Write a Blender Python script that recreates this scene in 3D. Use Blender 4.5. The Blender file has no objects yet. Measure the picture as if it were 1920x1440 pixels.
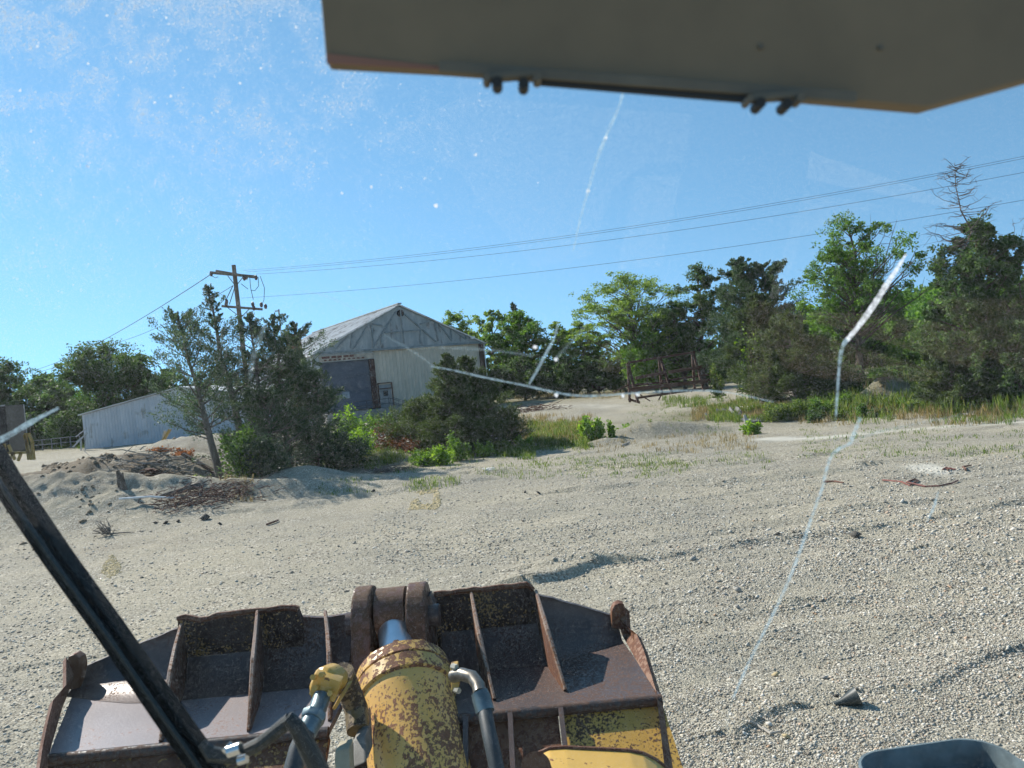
import bpy, math, random
import numpy as np
from mathutils import Vector, Matrix

# ---------------------------------------------------------------- camera, sky, sun
S = bpy.context.scene
COL = S.collection
H = 3.4
F_PX = 1440.0
ROLL = math.radians(5.6)
PITCH = math.radians(0.56)
CF = Vector((0, math.cos(PITCH), -math.sin(PITCH)))
CU0 = Vector((0, math.sin(PITCH), math.cos(PITCH)))
CX = Vector((1, 0, 0))
CR = CX * math.cos(ROLL) - CU0 * math.sin(ROLL)
CU = CX * math.sin(ROLL) + CU0 * math.cos(ROLL)
cam_d = bpy.data.cameras.new("Camera")
cam = bpy.data.objects.new("Camera", cam_d)
COL.objects.link(cam)
cam.matrix_world = Matrix(((CR.x, CU.x, -CF.x, 0), (CR.y, CU.y, -CF.y, 0), (CR.z, CU.z, -CF.z, H), (0, 0, 0, 1)))
cam_d.sensor_width = 36; cam_d.lens = 27
cam_d.clip_start = 0.02; cam_d.clip_end = 6000
cam_d.dof.use_dof = True
cam_d.dof.focus_distance = 14.0
cam_d.dof.aperture_fstop = 11.0
S.camera = cam

SUN_EL = math.radians(37)
SUN_AZ = math.radians(52)          # left of straight ahead
sdir = Vector((-math.sin(SUN_AZ) * math.cos(SUN_EL), math.cos(SUN_AZ) * math.cos(SUN_EL), math.sin(SUN_EL)))
W = bpy.data.worlds.new("World"); S.world = W; W.use_nodes = True
wn = W.node_tree.nodes; wl = W.node_tree.links
bg = wn["Background"]
sky = wn.new("ShaderNodeTexSky"); sky.sky_type = 'NISHITA'; sky.sun_disc = False
sky.sun_elevation = SUN_EL; sky.sun_rotation = -SUN_AZ
sky.air_density = 1.0; sky.dust_density = 0.0; sky.ozone_density = 1.5; sky.altitude = 2200
shs = wn.new('ShaderNodeHueSaturation'); shs.inputs['Hue'].default_value = .480; shs.inputs['Saturation'].default_value = 1.08; shs.inputs['Value'].default_value = 1.0
wtc = wn.new('ShaderNodeTexCoord'); wad = wn.new('ShaderNodeVectorMath'); wad.operation = 'ADD'; wad.inputs[1].default_value = (0, 0, .22); wnm = wn.new('ShaderNodeVectorMath'); wnm.operation = 'NORMALIZE'
wl.new(wtc.outputs['Generated'], wad.inputs[0]); wl.new(wad.outputs[0], wnm.inputs[0]); wl.new(wnm.outputs[0], sky.inputs['Vector'])
wl.new(sky.outputs[0], shs.inputs['Color']); wl.new(shs.outputs[0], bg.inputs[0]); bg.inputs[1].default_value = 0.15
sun_d = bpy.data.lights.new("sun", 'SUN'); sun_d.energy = 4.8; sun_d.angle = math.radians(0.53); sun_d.color = (1.0, 0.945, 0.85)
sun = bpy.data.objects.new("sun", sun_d); COL.objects.link(sun)
sun.rotation_euler = sdir.to_track_quat('Z', 'Y').to_euler()
S.view_settings.view_transform = 'Standard'; S.view_settings.look = 'None'
S.view_settings.exposure = 0.5; S.view_settings.gamma = 1
S.render.engine = 'CYCLES'
S.cycles.max_bounces = 6; S.cycles.transparent_max_bounces = 24
S.cycles.diffuse_bounces = 3; S.cycles.glossy_bounces = 2
S.cycles.use_denoising = True

# ---------------------------------------------------------------- picture <-> place
def ray(px, py):
    return CF + CR * ((px - 960) / F_PX) + CU * ((720 - py) / F_PX)
def P(px, py, Y):
    d = ray(px, py); t = Y / d.y
    return Vector((d.x * t, Y, H + d.z * t))
def PZ(px, py, z):
    d = ray(px, py); t = (z - H) / d.z
    return Vector((d.x * t, d.y * t, z))

# ---------------------------------------------------------------- value noise and ground height
_rng = np.random.default_rng(7)
_perm = _rng.random((256, 256))
def vnoise(x, y):
    x = np.asarray(x, float); y = np.asarray(y, float)
    xi = np.floor(x).astype(int); yi = np.floor(y).astype(int)
    fx = x - xi; fy = y - yi
    fx = fx * fx * (3 - 2 * fx); fy = fy * fy * (3 - 2 * fy)
    a = _perm[xi & 255, yi & 255]; b = _perm[(xi + 1) & 255, yi & 255]
    c = _perm[xi & 255, (yi + 1) & 255]; d = _perm[(xi + 1) & 255, (yi + 1) & 255]
    return (a * (1 - fx) + b * fx) * (1 - fy) + (c * (1 - fx) + d * fx) * fy - 0.5
def fbm(x, y, o=4):
    s = 0; a = 1
    for i in range(o):
        s = s + a * vnoise(x * 2 ** i + 17 * i, y * 2 ** i + 5 * i); a *= 0.5
    return s

MOUNDS = []      # cx, cy, rx, ry, h, angle, roughness
def mound(px, py, Y, rx, ry, h, ang=0.0, rough=0.0):
    p = P(px, py, Y); MOUNDS.append((p.x, Y, rx, ry, h, math.radians(ang), rough))
# left: big spoil heaps
mound(40, 900, 27, 5.5, 3.0, 1.15, -8, .35)
mound(165, 880, 33, 4.5, 3.0, 1.35, 0, .8)
mound(250, 880, 39, 6.0, 3.2, 1.25, 0, .6)
mound(120, 930, 25, 5.0, 1.6, 0.55, 0, .5)
mound(370, 850, 50, 7, 4, 1.6, 0, .5)
mound(330, 880, 33, 3.2, 1.5, 0.65, 12, .2)
mound(300, 925, 26, 6.5, 0.55, 0.34, 2, .3)
# gravel berms in the shade of the cedars
mound(565, 895, 29.5, 1.9, 0.9, 0.75, 0, .1)
mound(650, 900, 28, 3.8, 0.9, 0.38, 4, .1)
mound(480, 925, 26.5, 4.2, 0.7, 0.38, 0, .1)
mound(720, 858, 35, 1.5, 1.1, 0.62, 0, .1)
mound(795, 882, 29.5, 0.8, 0.4, 0.20, 0, .3)
# middle right
mound(1195, 826, 36, 2.0, .8, 0.62, 0, .35)
mound(1290, 824, 35.5, 2.4, .6, 0.36, 0, .3)
mound(1145, 840, 34, 1.2, .6, 0.3, 0, .3)
mound(1345, 760, 58, 4, 3, .30, 0, .5)
mound(1665, 740, 42, 1.6, 1.0, 1.5, 0, .9)
mound(1490, 790, 45, 4, 2, .4, 0, .3)
mound(760, 800, 52, 10, 3, -.6, 0, 0)
mound(1010, 772, 60, 4, 2, .25, 0, .3)
mound(1245, 745, 64, 8, 6, -.6, 0, 0)
RIDGES = []      # polyline in x,y; height; half width towards us; half width beyond
def ridge(pts, h, wn_, wf):
    RIDGES.append(([(PZ(a, b, 0).x, PZ(a, b, 0).y) for a, b in pts], h, wn_, wf))
ridge([(1000, 1096), (1040, 1088), (1078, 1077), (1118, 1062)], .11, .10, .7)
ridge([(1010, 1068), (1100, 1060), (1260, 1046), (1330, 1030), (1470, 1012), (1560, 1000), (1640, 990), (1800, 965), (1990, 930)], .075, .09, .7)
ridge([(1560, 960), (1620, 952), (1720, 945)], .06, .08, .4)
ridge([(1750, 1030), (1860, 1042), (2000, 1040)], .06, .08, .4)
ridge([(1160, 1145), (1300, 1130), (1420, 1125), (1480, 1132)], .05, .07, .3)
ridge([(1380, 1375), (1420, 1345), (1480, 1330)], .05, .06, .3)
ridge([(1630, 1295), (1730, 1293), (1790, 1260), (1850, 1235), (1960, 1205)], .045, .06, .3)
ridge([(1100, 920), (1250, 908), (1400, 905), (1600, 880)], .10, .25, 1.2)
ridge([(900, 890), (1050, 880), (1300, 868), (1500, 860)], .10, .3, 1.2)
ridge([(500, 960), (640, 938), (760, 918), (880, 905)], .10, .3, 1.5)
ridge([(0, 1255), (60, 1250), (110, 1242)], .06, .1, .4)
ridge([(1180, 985), (1330, 1000), (1500, 975)], .04, .14, .6)
def gh(x, y):
    x = np.asarray(x, float); y = np.asarray(y, float)
    r = np.hypot(x, y)
    z = fbm(x * .09, y * .09, 3) * np.clip((r - 8) / 40, 0, 1) * .32
    z = z + fbm(x * .8 + 3, y * .8, 3) * .035
    z = z + (fbm(x * 4.1, y * 4.1, 3) * .016 + np.abs(vnoise(x * 1.7, y * 7 - x * 1.2)) * .03 * np.clip((vnoise(x * .5, y * .5 + 9) + .1) * 4, 0, 1)) * np.clip(1 - r / 35, 0, 1)
    # wheel-worn streaks running across the yard
    m = np.clip((x + 1 + y * .02) / 4, 0, 1) * np.clip((y - 5) / 4, 0, 1) * np.clip((60 - y) / 20, 0, 1)
    z = z + (vnoise(x * .22 + y * .05, y * 1.9 - x * .22) + .6 * vnoise(x * .35, y * 3.7 - x * .5)) * .085 * m
    z = z + (vnoise(x * .3 + y * .05, y * 1.3 - x * .1)) * .045 * (1 - m) * np.clip((y - 5) / 4, 0, 1)
    for cx, cy, rx, ry, h, an, ro in MOUNDS:
        dx = x - cx; dy = y - cy
        u = (dx * math.cos(an) + dy * math.sin(an)) / rx; v = (-dx * math.sin(an) + dy * math.cos(an)) / ry
        e = np.exp(-(u * u + v * v) * .9)
        z = z + h * e + ro * e * (fbm(x * 1.1 + cx, y * 1.1, 4) * .45 + fbm(x * 3.7, y * 3.7, 3) * .16)
    for pts, h, w1, w2 in RIDGES:
        best = np.full(x.shape, 1e9); bs = np.zeros(x.shape)
        for (ax, ay), (bx, by) in zip(pts[:-1], pts[1:]):
            ex, ey = bx - ax, by - ay; L = ex * ex + ey * ey
            t = np.clip(((x - ax) * ex + (y - ay) * ey) / L, 0, 1)
            qx = x - ax - t * ex; qy = y - ay - t * ey
            d = np.hypot(qx, qy); s = np.where(qy > 0, 1, 0)
            k = d < best; best = np.where(k, d, best); bs = np.where(k, s, bs)
        best = best + vnoise(x * 2.2, y * 2.2) * w1 * .9
        w = np.where(bs > 0, w2, w1)
        z = z + h * (1 + .8 * vnoise(x * 1.3, y * 1.3)) * np.exp(-(np.maximum(best, 0) / w) ** 2)
    # far terrain: gentle rise, wooded hill on the right
    z = z + np.clip((r - 60) / 300, 0, 4) * 1.0
    z = z + 13 * np.exp(-(((x - 165) / 70) ** 2 + ((y - 300) / 80) ** 2))
    return z
def g(x, y): return float(gh(np.array([x]), np.array([y]))[0])
def G(px, py):
    """point where the sight line of a pixel meets the ground"""
    d = ray(px, py); t = _TS; lo = None
    for _ in range(2):
        zz = H + d.z * t - gh(d.x * t, d.y * t); k = int(np.argmax(zz < 0))
        if zz[k] >= 0: return Vector((d.x * 100, d.y * 100, 0))
        a, b = t[max(k - 1, 0)], t[k]; t = np.linspace(a, b, 24)
    return Vector((d.x * b, d.y * b, g(d.x * b, d.y * b)))
_TS = np.geomspace(3, 400, 260)

# ---------------------------------------------------------------- node helpers
def new_mat(name):
    m = bpy.data.materials.new(name); m.use_nodes = True
    nt = m.node_tree; b = nt.nodes["Principled BSDF"]
    return m, nt, b
def N(nt, t, **kw):
    n = nt.nodes.new("ShaderNode" + t)
    for k, v in kw.items():
        if k in n.inputs: n.inputs[k].default_value = v
        else: setattr(n, k, v)
    return n
def ramp(nt, src, stops, interp='LINEAR'):
    r = nt.nodes.new("ShaderNodeValToRGB"); r.color_ramp.interpolation = interp
    e = r.color_ramp.elements
    while len(e) > 1: e.remove(e[-1])
    e[0].position = stops[0][0]; e[0].color = (*stops[0][1], 1)
    for p, c in stops[1:]:
        k = e.new(p); k.color = (*c, 1)
    nt.links.new(src, r.inputs[0]); return r.outputs[0]
def coords(nt, scale=(1, 1, 1), which='Object'):
    tc = nt.nodes.new("ShaderNodeTexCoord"); mp = nt.nodes.new("ShaderNodeMapping")
    mp.inputs['Scale'].default_value = scale
    nt.links.new(tc.outputs[which], mp.inputs[0]); return mp.outputs[0]
def noise(nt, vec, scale, detail=4, rough=.6):
    n = N(nt, 'TexNoise', Scale=scale, Detail=detail, Roughness=rough); nt.links.new(vec, n.inputs['Vector']); return n.outputs[0]
def mixc(nt, fac, a, b, mode='MIX'):
    m = nt.nodes.new("ShaderNodeMix"); m.data_type = 'RGBA'; m.blend_type = mode
    for sock, v in ((0, fac), (6, a), (7, b)):
        if isinstance(v, (int, float)): m.inputs[sock].default_value = v
        elif isinstance(v, tuple): m.inputs[sock].default_value = (*v, 1)
        else: nt.links.new(v, m.inputs[sock])
    return m.outputs[2]
def bump(nt, b, h, strength=.5, dist=.01):
    n = N(nt, 'Bump', Strength=strength, Distance=dist); nt.links.new(h, n.inputs['Height']); nt.links.new(n.outputs[0], b.inputs['Normal']); return n
MATS = {}
def simple(name, col, rough=.6, metal=0.0, vary=.25, scale=6.0, bumpd=0.0, stretch=(1, 1, 1)):
    if name in MATS: return MATS[name]
    m, nt, b = new_mat(name)
    v = coords(nt, stretch); n = noise(nt, v, scale)
    c = ramp(nt, n, [(.3, tuple(x * (1 - vary) for x in col)), (.7, tuple(min(1, x * (1 + vary)) for x in col))])
    nt.links.new(c, b.inputs['Base Color'])
    b.inputs['Roughness'].default_value = rough; b.inputs['Metallic'].default_value = metal
    if bumpd: bump(nt, b, noise(nt, v, scale * 6, 3), .6, bumpd)
    MATS[name] = m; return m
def rusty(name, paint, rust=(.11, .045, .022), amount=.5, scale=9.0, fine=55.0, dirt=.35, rough=.6, stretch=(1, 1, 1), metal=0.0):
    if name in MATS: return MATS[name]
    m, nt, b = new_mat(name)
    v = coords(nt, stretch)
    n1 = noise(nt, v, scale, 5, .6); n2 = noise(nt, v, fine, 3, .65); n3 = noise(nt, v, scale * .35, 2, .5)
    a = N(nt, 'Math', operation='MULTIPLY'); nt.links.new(n1, a.inputs[0]); a.inputs[1].default_value = .32
    a2 = N(nt, 'Math', operation='MULTIPLY_ADD'); nt.links.new(n2, a2.inputs[0]); a2.inputs[1].default_value = .50; nt.links.new(a.outputs[0], a2.inputs[2])
    a3 = N(nt, 'Math', operation='MULTIPLY_ADD'); nt.links.new(n3, a3.inputs[0]); a3.inputs[1].default_value = .18; nt.links.new(a2.outputs[0], a3.inputs[2])
    t = .5 + (.5 - amount) * .35
    mask = ramp(nt, a3.outputs[0], [(t - .012, (0, 0, 0)), (t + .012, (1, 1, 1))])
    rc = ramp(nt, n2, [(.3, tuple(x * .45 for x in rust)), (.6, rust), (.75, tuple(min(1, x * 1.7) for x in rust))])
    pc = ramp(nt, n1, [(.3, tuple(x * (1 - dirt) for x in paint)), (.7, paint)])
    nt.links.new(mixc(nt, mask, pc, rc), b.inputs['Base Color'])
    rr = ramp(nt, mask, [(0, (rough * .75,) * 3), (1, (.85,) * 3)]); nt.links.new(rr, b.inputs['Roughness'])
    b.inputs['Metallic'].default_value = metal
    bump(nt, b, a3.outputs[0], .35, .006)
    MATS[name] = m; return m
def leafmat(name, c0, c1, c2, trans=.5, rough=.55):
    if name in MATS: return MATS[name]
    m = bpy.data.materials.new(name); m.use_nodes = True; nt = m.node_tree
    b = nt.nodes["Principled BSDF"]; out = nt.nodes["Material Output"]
    geo = N(nt, 'NewGeometry')
    c = ramp(nt, geo.outputs['Random Per Island'], [(0, c0), (.5, c1), (1, c2)])
    v = coords(nt); n = noise(nt, v, .9, 2)
    c = mixc(nt, n, c, mixc(nt, .6, c, c1, 'MULTIPLY')) if False else c
    nt.links.new(c, b.inputs['Base Color']); b.inputs['Roughness'].default_value = rough
    b.inputs['Specular IOR Level'].default_value = .3
    tr = N(nt, 'BsdfTranslucent'); hs = N(nt, 'HueSaturation', Saturation=1.1, Value=1.5); hs.inputs['Hue'].default_value = .485
    nt.links.new(c, hs.inputs['Color']); nt.links.new(hs.outputs[0], tr.inputs[0])
    mx = N(nt, 'MixShader'); mx.inputs[0].default_value = trans
    nt.links.new(b.outputs[0], mx.inputs[1]); nt.links.new(tr.outputs[0], mx.inputs[2]); nt.links.new(mx.outputs[0], out.inputs[0])
    MATS[name] = m; return m

# ---------------------------------------------------------------- mesh helpers
def tag(o, label=None, cat=None, group=None, kind=None):
    if label: o["label"] = label
    if cat: o["category"] = cat
    if group: o["group"] = group
    if kind: o["kind"] = kind
    return o
def empty(name, loc, label, cat, group=None, rz=0):
    o = bpy.data.objects.new(name, None); COL.objects.link(o); o.location = loc; o.rotation_euler = (0, 0, rz)
    o.empty_display_size = .2
    return tag(o, label, cat, group)
class MB:
    def __init__(s): s.v = []; s.f = []; s.mi = []
    def add(s, vs, fs, mi=0):
        k = len(s.v); s.v += [tuple(v) for v in vs]; s.f += [tuple(i + k for i in f) for f in fs]; s.mi += [mi] * len(fs); return s
    def box(s, c, size, rot=None, mi=0):
        sx, sy, sz = (x / 2 for x in size); c = Vector(c)
        vs = [Vector((a * sx, b * sy, d * sz)) for a in (-1, 1) for b in (-1, 1) for d in (-1, 1)]
        if rot is not None: vs = [rot @ v for v in vs]
        return s.add([c + v for v in vs], [(0, 1, 3, 2), (4, 6, 7, 5), (0, 4, 5, 1), (2, 3, 7, 6), (0, 2, 6, 4), (1, 5, 7, 3)], mi)
    def bar(s, a, b, w, h=None, up=(0, 0, 1), mi=0):
        """square bar between two points"""
        a = Vector(a); b = Vector(b); d = (b - a); L = d.length
        if L < 1e-6: return s
        d /= L; h = h or w; up = Vector(up)
        x = d.cross(up)
        if x.length < 1e-4: x = d.cross(Vector((0, 1, 0)))
        x.normalize(); z = x.cross(d)
        vs = [p + x * (i * w / 2) + z * (j * h / 2) for p in (a, b) for i, j in ((-1, -1), (1, -1), (1, 1), (-1, 1))]
        return s.add(vs, [(3, 2, 1, 0), (4, 5, 6, 7), (0, 1, 5, 4), (1, 2, 6, 5), (2, 3, 7, 6), (3, 0, 4, 7)], mi)
    def tube(s, pts, rad, n=8, caps=True, mi=0):
        pts = [Vector(p) for p in pts]
        if not hasattr(rad, '__len__'): rad = [rad] * len(pts)
        rings = []; prev = None; vs = []; fs = []
        for i, p in enumerate(pts):
            d = (pts[min(i + 1, len(pts) - 1)] - pts[max(i - 1, 0)])
            if d.length < 1e-9: d = Vector((0, 0, 1))
            d.normalize()
            if prev is None:
                x = d.cross(Vector((0, 0, 1)))
                if x.length < .05: x = d.cross(Vector((0, 1, 0)))
            else: x = prev - d * prev.dot(d)
            if x.length < 1e-6: x = d.orthogonal()
            x.normalize(); prev = x; y = d.cross(x)
            for k in range(n):
                a = 2 * math.pi * k / n; vs.append(p + (x * math.cos(a) + y * math.sin(a)) * rad[i])
        for i in range(len(pts) - 1):
            for k in range(n):
                k2 = (k + 1) % n; fs.append((i * n + k, i * n + k2, (i + 1) * n + k2, (i + 1) * n + k))
        if caps:
            fs.append(tuple(reversed(range(n)))); fs.append(tuple((len(pts) - 1) * n + k for k in range(n)))
        return s.add(vs, fs, mi)
    def prism(s, poly, off, mi=0):
        """extrude 3-D polygon by vector off"""
        n = len(poly); off = Vector(off); a = [Vector(p) for p in poly]; b = [p + off for p in a]
        fs = [tuple(range(n)), tuple(reversed(range(n, 2 * n)))] + [(i, i + n, (i + 1) % n + n, (i + 1) % n) for i in range(n)]
        return s.add(a + b, fs, mi)
    def build(s, name, mats, parent=None, smooth=False, bevel=0, label=None, origin=None):
        me = bpy.data.meshes.new(name)
        vs = s.v
        if parent is not None:
            inv = root_matrix(parent).inverted()
            vs = [tuple(inv @ Vector(v)) for v in vs]
        elif origin is not None:
            vs = [(v[0] - origin[0], v[1] - origin[1], v[2] - origin[2]) for v in vs]
        me.from_pydata(vs, [], s.f); me.update()
        for m in (mats if isinstance(mats, (list, tuple)) else [mats]): me.materials.append(m)
        for p, i in zip(me.polygons, s.mi): p.material_index = i
        import bmesh
        bm = bmesh.new(); bm.from_mesh(me); bmesh.ops.recalc_face_normals(bm, faces=bm.faces)
        if len(bm.faces) < 6000 and bevel:
            bmesh.ops.bevel(bm, geom=list(bm.edges), offset=bevel, segments=2, affect='EDGES', profile=.6, clamp_overlap=True)
        bm.to_mesh(me); bm.free()
        if smooth:
            me.polygons.foreach_set('use_smooth', [True] * len(me.polygons))
            try: me.set_sharp_from_angle(angle=math.radians(38))
            except Exception: pass
        o = bpy.data.objects.new(name, me); COL.objects.link(o)
        if parent is not None: o.parent = parent
        elif origin is not None: o.location = origin
        if label: o["label"] = label
        return o
def root_matrix(o):
    m = Matrix.LocRotScale(o.location, o.rotation_euler, o.scale)
    return root_matrix(o.parent) @ m if o.parent else m
def np_mesh(name, verts, faces, mat, parent=None, smooth=False, local=False):
    """verts (n,3), faces (m,k) numpy"""
    verts = np.asarray(verts, np.float32)
    if parent is not None and not local:
        inv = np.array(root_matrix(parent).inverted())
        verts = (verts @ inv[:3, :3].T + inv[:3, 3]).astype(np.float32)
    me = bpy.data.meshes.new(name)
    k = faces.shape[1]
    me.vertices.add(len(verts)); me.vertices.foreach_set('co', verts.ravel())
    me.loops.add(faces.size); me.loops.foreach_set('vertex_index', faces.astype(np.int32).ravel())
    me.polygons.add(len(faces)); me.polygons.foreach_set('loop_start', np.arange(0, faces.size, k, dtype=np.int32))
    me.polygons.foreach_set('loop_total', np.full(len(faces), k, np.int32))
    if smooth: me.polygons.foreach_set('use_smooth', np.ones(len(faces), bool))
    me.materials.append(mat); me.update(calc_edges=True); me.validate()
    o = bpy.data.objects.new(name, me); COL.objects.link(o)
    if parent is not None: o.parent = parent
    return o
def unit(a): return a / np.maximum(np.linalg.norm(a, axis=1, keepdims=True), 1e-9)
def leaf_quads(c, d, L, w, rng):
    """diamond leaves centred at c, long axis d"""
    n = len(c); d = unit(d); r = unit(rng.normal(size=(n, 3))); s = unit(np.cross(d, r))
    L = np.broadcast_to(L, (n,))[:, None]; w = np.broadcast_to(w, (n,))[:, None]
    v = np.stack([c - d * L / 2, c + s * w / 2, c + d * L / 2, c - s * w / 2], 1).reshape(-1, 3)
    return v, np.arange(4 * n).reshape(-1, 4)

# ================================================================ STRUCTURE: ground
def build_ground():
    radii = np.concatenate([[0.01], np.geomspace(1.5, 4, 30)[:-1], np.geomspace(4, 32, 560)[:-1], np.geomspace(32, 130, 150)[:-1], np.geomspace(130, 1800, 50)]); nr = len(radii) - 1
    fine = np.linspace(-43, 43, 440); coarse = np.linspace(43, 317, 56)[1:-1]
    ang = np.radians(np.concatenate([fine, coarse])); na = len(ang)
    A, R = np.meshgrid(ang, radii); X = R * np.sin(A); Y = R * np.cos(A)
    Z = gh(X.ravel(), Y.ravel())
    V = np.stack([X.ravel(), Y.ravel(), Z], 1)
    i = np.arange(nr)[:, None] * na; j = np.arange(na)[None, :]; j2 = (j + 1) % na
    Fq = np.stack([i + j, i + na + j, i + na + j2, i + j2], -1).reshape(-1, 4)[:, ::-1]
    m, nt, b = new_mat("gravel_ground")
    v = coords(nt)
    big = noise(nt, v, .22, 3); mid = noise(nt, v, 1.6, 4, .6)
    vor = N(nt, 'TexVoronoi', Scale=38.0); nt.links.new(v, vor.inputs['Vector'])
    vor2 = N(nt, 'TexVoronoi', Scale=80.0); nt.links.new(v, vor2.inputs['Vector'])
    sep = N(nt, 'SeparateColor'); nt.links.new(vor.outputs['Color'], sep.inputs[0])
    sep2 = N(nt, 'SeparateColor'); nt.links.new(vor2.outputs['Color'], sep2.inputs[0])
    stone = ramp(nt, sep.outputs[0], [(0, (.13, .115, .09)), (.3, (.29, .265, .215)), (.7, (.43, .40, .335)), (1, (.70, .66, .57))])
    fine_ = ramp(nt, sep2.outputs[1], [(0, (.19, .17, .13)), (.5, (.37, .345, .28)), (1, (.54, .505, .42))])
    c = mixc(nt, ramp(nt, mid, [(.42, (0,) * 3), (.6, (1,) * 3)]), fine_, stone)
    tint = ramp(nt, big, [(.3, (.86, .86, .85)), (.5, (1.02, 1.0, .95)), (.7, (1.16, 1.12, 1.03))])
    c = mixc(nt, 1.0, c, tint, 'MULTIPLY')
    gr = noise(nt, v, 10.0, 8, .78)
    c = mixc(nt, 1.0, c, ramp(nt, gr, [(.32, (.66, .65, .64)), (.47, (.97, .97, .96)), (.56, (1.06, 1.06, 1.05)), (.70, (1.34, 1.32, 1.28))]), 'MULTIPLY')
    at = N(nt, 'Attribute', attribute_name='soil'); sp = N(nt, 'SeparateColor'); nt.links.new(at.outputs['Color'], sp.inputs[0])
    soiln = noise(nt, v, 3.0, 5, .7)
    c = mixc(nt, sp.outputs[0], c, ramp(nt, soiln, [(.3, (.10, .078, .05)), (.6, (.20, .16, .11)), (.75, (.30, .25, .18))]))
    c = mixc(nt, sp.outputs[1], c, (.62, .59, .50)); c = mixc(nt, sp.outputs[2], c, ramp(nt, soiln, [(.3, (.09, .10, .035)), (.7, (.20, .17, .08))]))
    nt.links.new(c, b.inputs['Base Color']); b.inputs['Roughness'].default_value = .9
    b.inputs['Specular IOR Level'].default_value = .2
    h1 = N(nt, 'Math', operation='MULTIPLY_ADD'); nt.links.new(vor.outputs['Distance'], h1.inputs[0]); h1.inputs[1].default_value = -.9
    nt.links.new(sep.outputs[1], h1.inputs[2])
    h2 = N(nt, 'Math', operation='MULTIPLY_ADD'); nt.links.new(vor2.outputs['Distance'], h2.inputs[0]); h2.inputs[1].default_value = -.4; nt.links.new(h1.outputs[0], h2.inputs[2])
    h3 = N(nt, 'Math', operation='MULTIPLY_ADD'); nt.links.new(noise(nt, v, 7, 5, .65), h3.inputs[0]); h3.inputs[1].default_value = 3.6; nt.links.new(h2.outputs[0], h3.inputs[2])
    bump(nt, b, h3.outputs[0], .9, .016)
    o = np_mesh("ground", V, Fq, m, smooth=True)
    x, y = V[:, 0], V[:, 1]; nz = fbm(x * .9, y * .9, 4)
    def blob(px, py, Y, rx, ry): p = P(px, py, Y); return np.exp(-(((x - p.x) / rx) ** 2 + ((y - Y) / ry) ** 2))
    soil = np.clip((blob(165, 880, 32, 4.5, 4) * 2.0 + blob(150, 890, 29, 3, 2.5) * 1.2 + blob(60, 900, 28, 5, 2) * .4 + blob(300, 850, 45, 14, 4) * .5 + blob(1665, 740, 42, 3, 2) * .8 + blob(200, 1000, 20, 3, 1) * .2) * (.75 + nz * 1.2), 0, 1)
    tr_ = []
    for a_, b2_, w_ in (([(1438, 822), (1560, 818), (1660, 806), (1800, 797), (1990, 786)], 0, .55), ([(960, 770), (1080, 760), (1180, 756)], 0, 1.2)):
        pts = [(PZ(q[0], q[1], 0).x, PZ(q[0], q[1], 0).y) for q in a_]; best = np.full(x.shape, 1e9)
        for (ax, ay), (bx, by) in zip(pts[:-1], pts[1:]):
            ex, ey = bx - ax, by - ay; t = np.clip(((x - ax) * ex + (y - ay) * ey) / (ex * ex + ey * ey), 0, 1); best = np.minimum(best, np.hypot(x - ax - t * ex, y - ay - t * ey))
        tr_.append(np.exp(-(best / w_) ** 2))
    wp = PZ(1740, 881, 0); track = np.clip(np.maximum(tr_[0], tr_[1] * .5) * (.8 + nz) + 2.2 * np.exp(-((x - wp.x) / .42) ** 4 - ((y - wp.y) / .75) ** 4) * (.8 + nz), 0, 1)
    litter = np.clip((blob(880, 850, 38, 9, 2.6) + blob(700, 855, 36, 3, 3) + blob(1410, 775, 48, 4, 3) + blob(1740, 765, 44, 16, 5.5) * 1.2 + blob(1040, 820, 41, 3, 4) + np.clip((y - 78) / 20, 0, 1) * np.clip(1 - np.abs(x - 10) / 400, 0, 1)) * (.8 + nz), 0, 1)
    ca = o.data.color_attributes.new("soil", 'FLOAT_COLOR', 'POINT'); ca.data.foreach_set('color', np.stack([soil, track, litter, np.ones(len(x))], 1).astype(np.float32).ravel())
    tag(o, "pale gravel yard with low ridges and spoil heaps", kind="structure")
    o["category"] = "ground"
    return o
build_ground()
rs = np.random.default_rng(11)
def scatter_px(n, x0, x1, y0, y1, rng=rs):
    """n ground points under a patch of the view (flat approximation then real height)"""
    px = rng.uniform(x0, x1, n); py = rng.uniform(y0, y1, n)
    u = (px - 960) / F_PX; v = (720 - py) / F_PX
    D = np.array(CF)[None] + u[:, None] * np.array(CR)[None] + v[:, None] * np.array(CU)[None]
    t = -H / D[:, 2]; x = D[:, 0] * t; y = D[:, 1] * t
    k = (D[:, 2] < -.01) & (y < 140); x, y, D = x[k], y[k], D[k]
    for _ in range(4 if len(x) < 5000 else 1):
        z = gh(x, y); t = (H - z) / -D[:, 2]; x = .5 * x + .5 * D[:, 0] * t; y = .5 * y + .5 * D[:, 1] * t
    return np.stack([x, y, gh(x, y)], 1)
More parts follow.
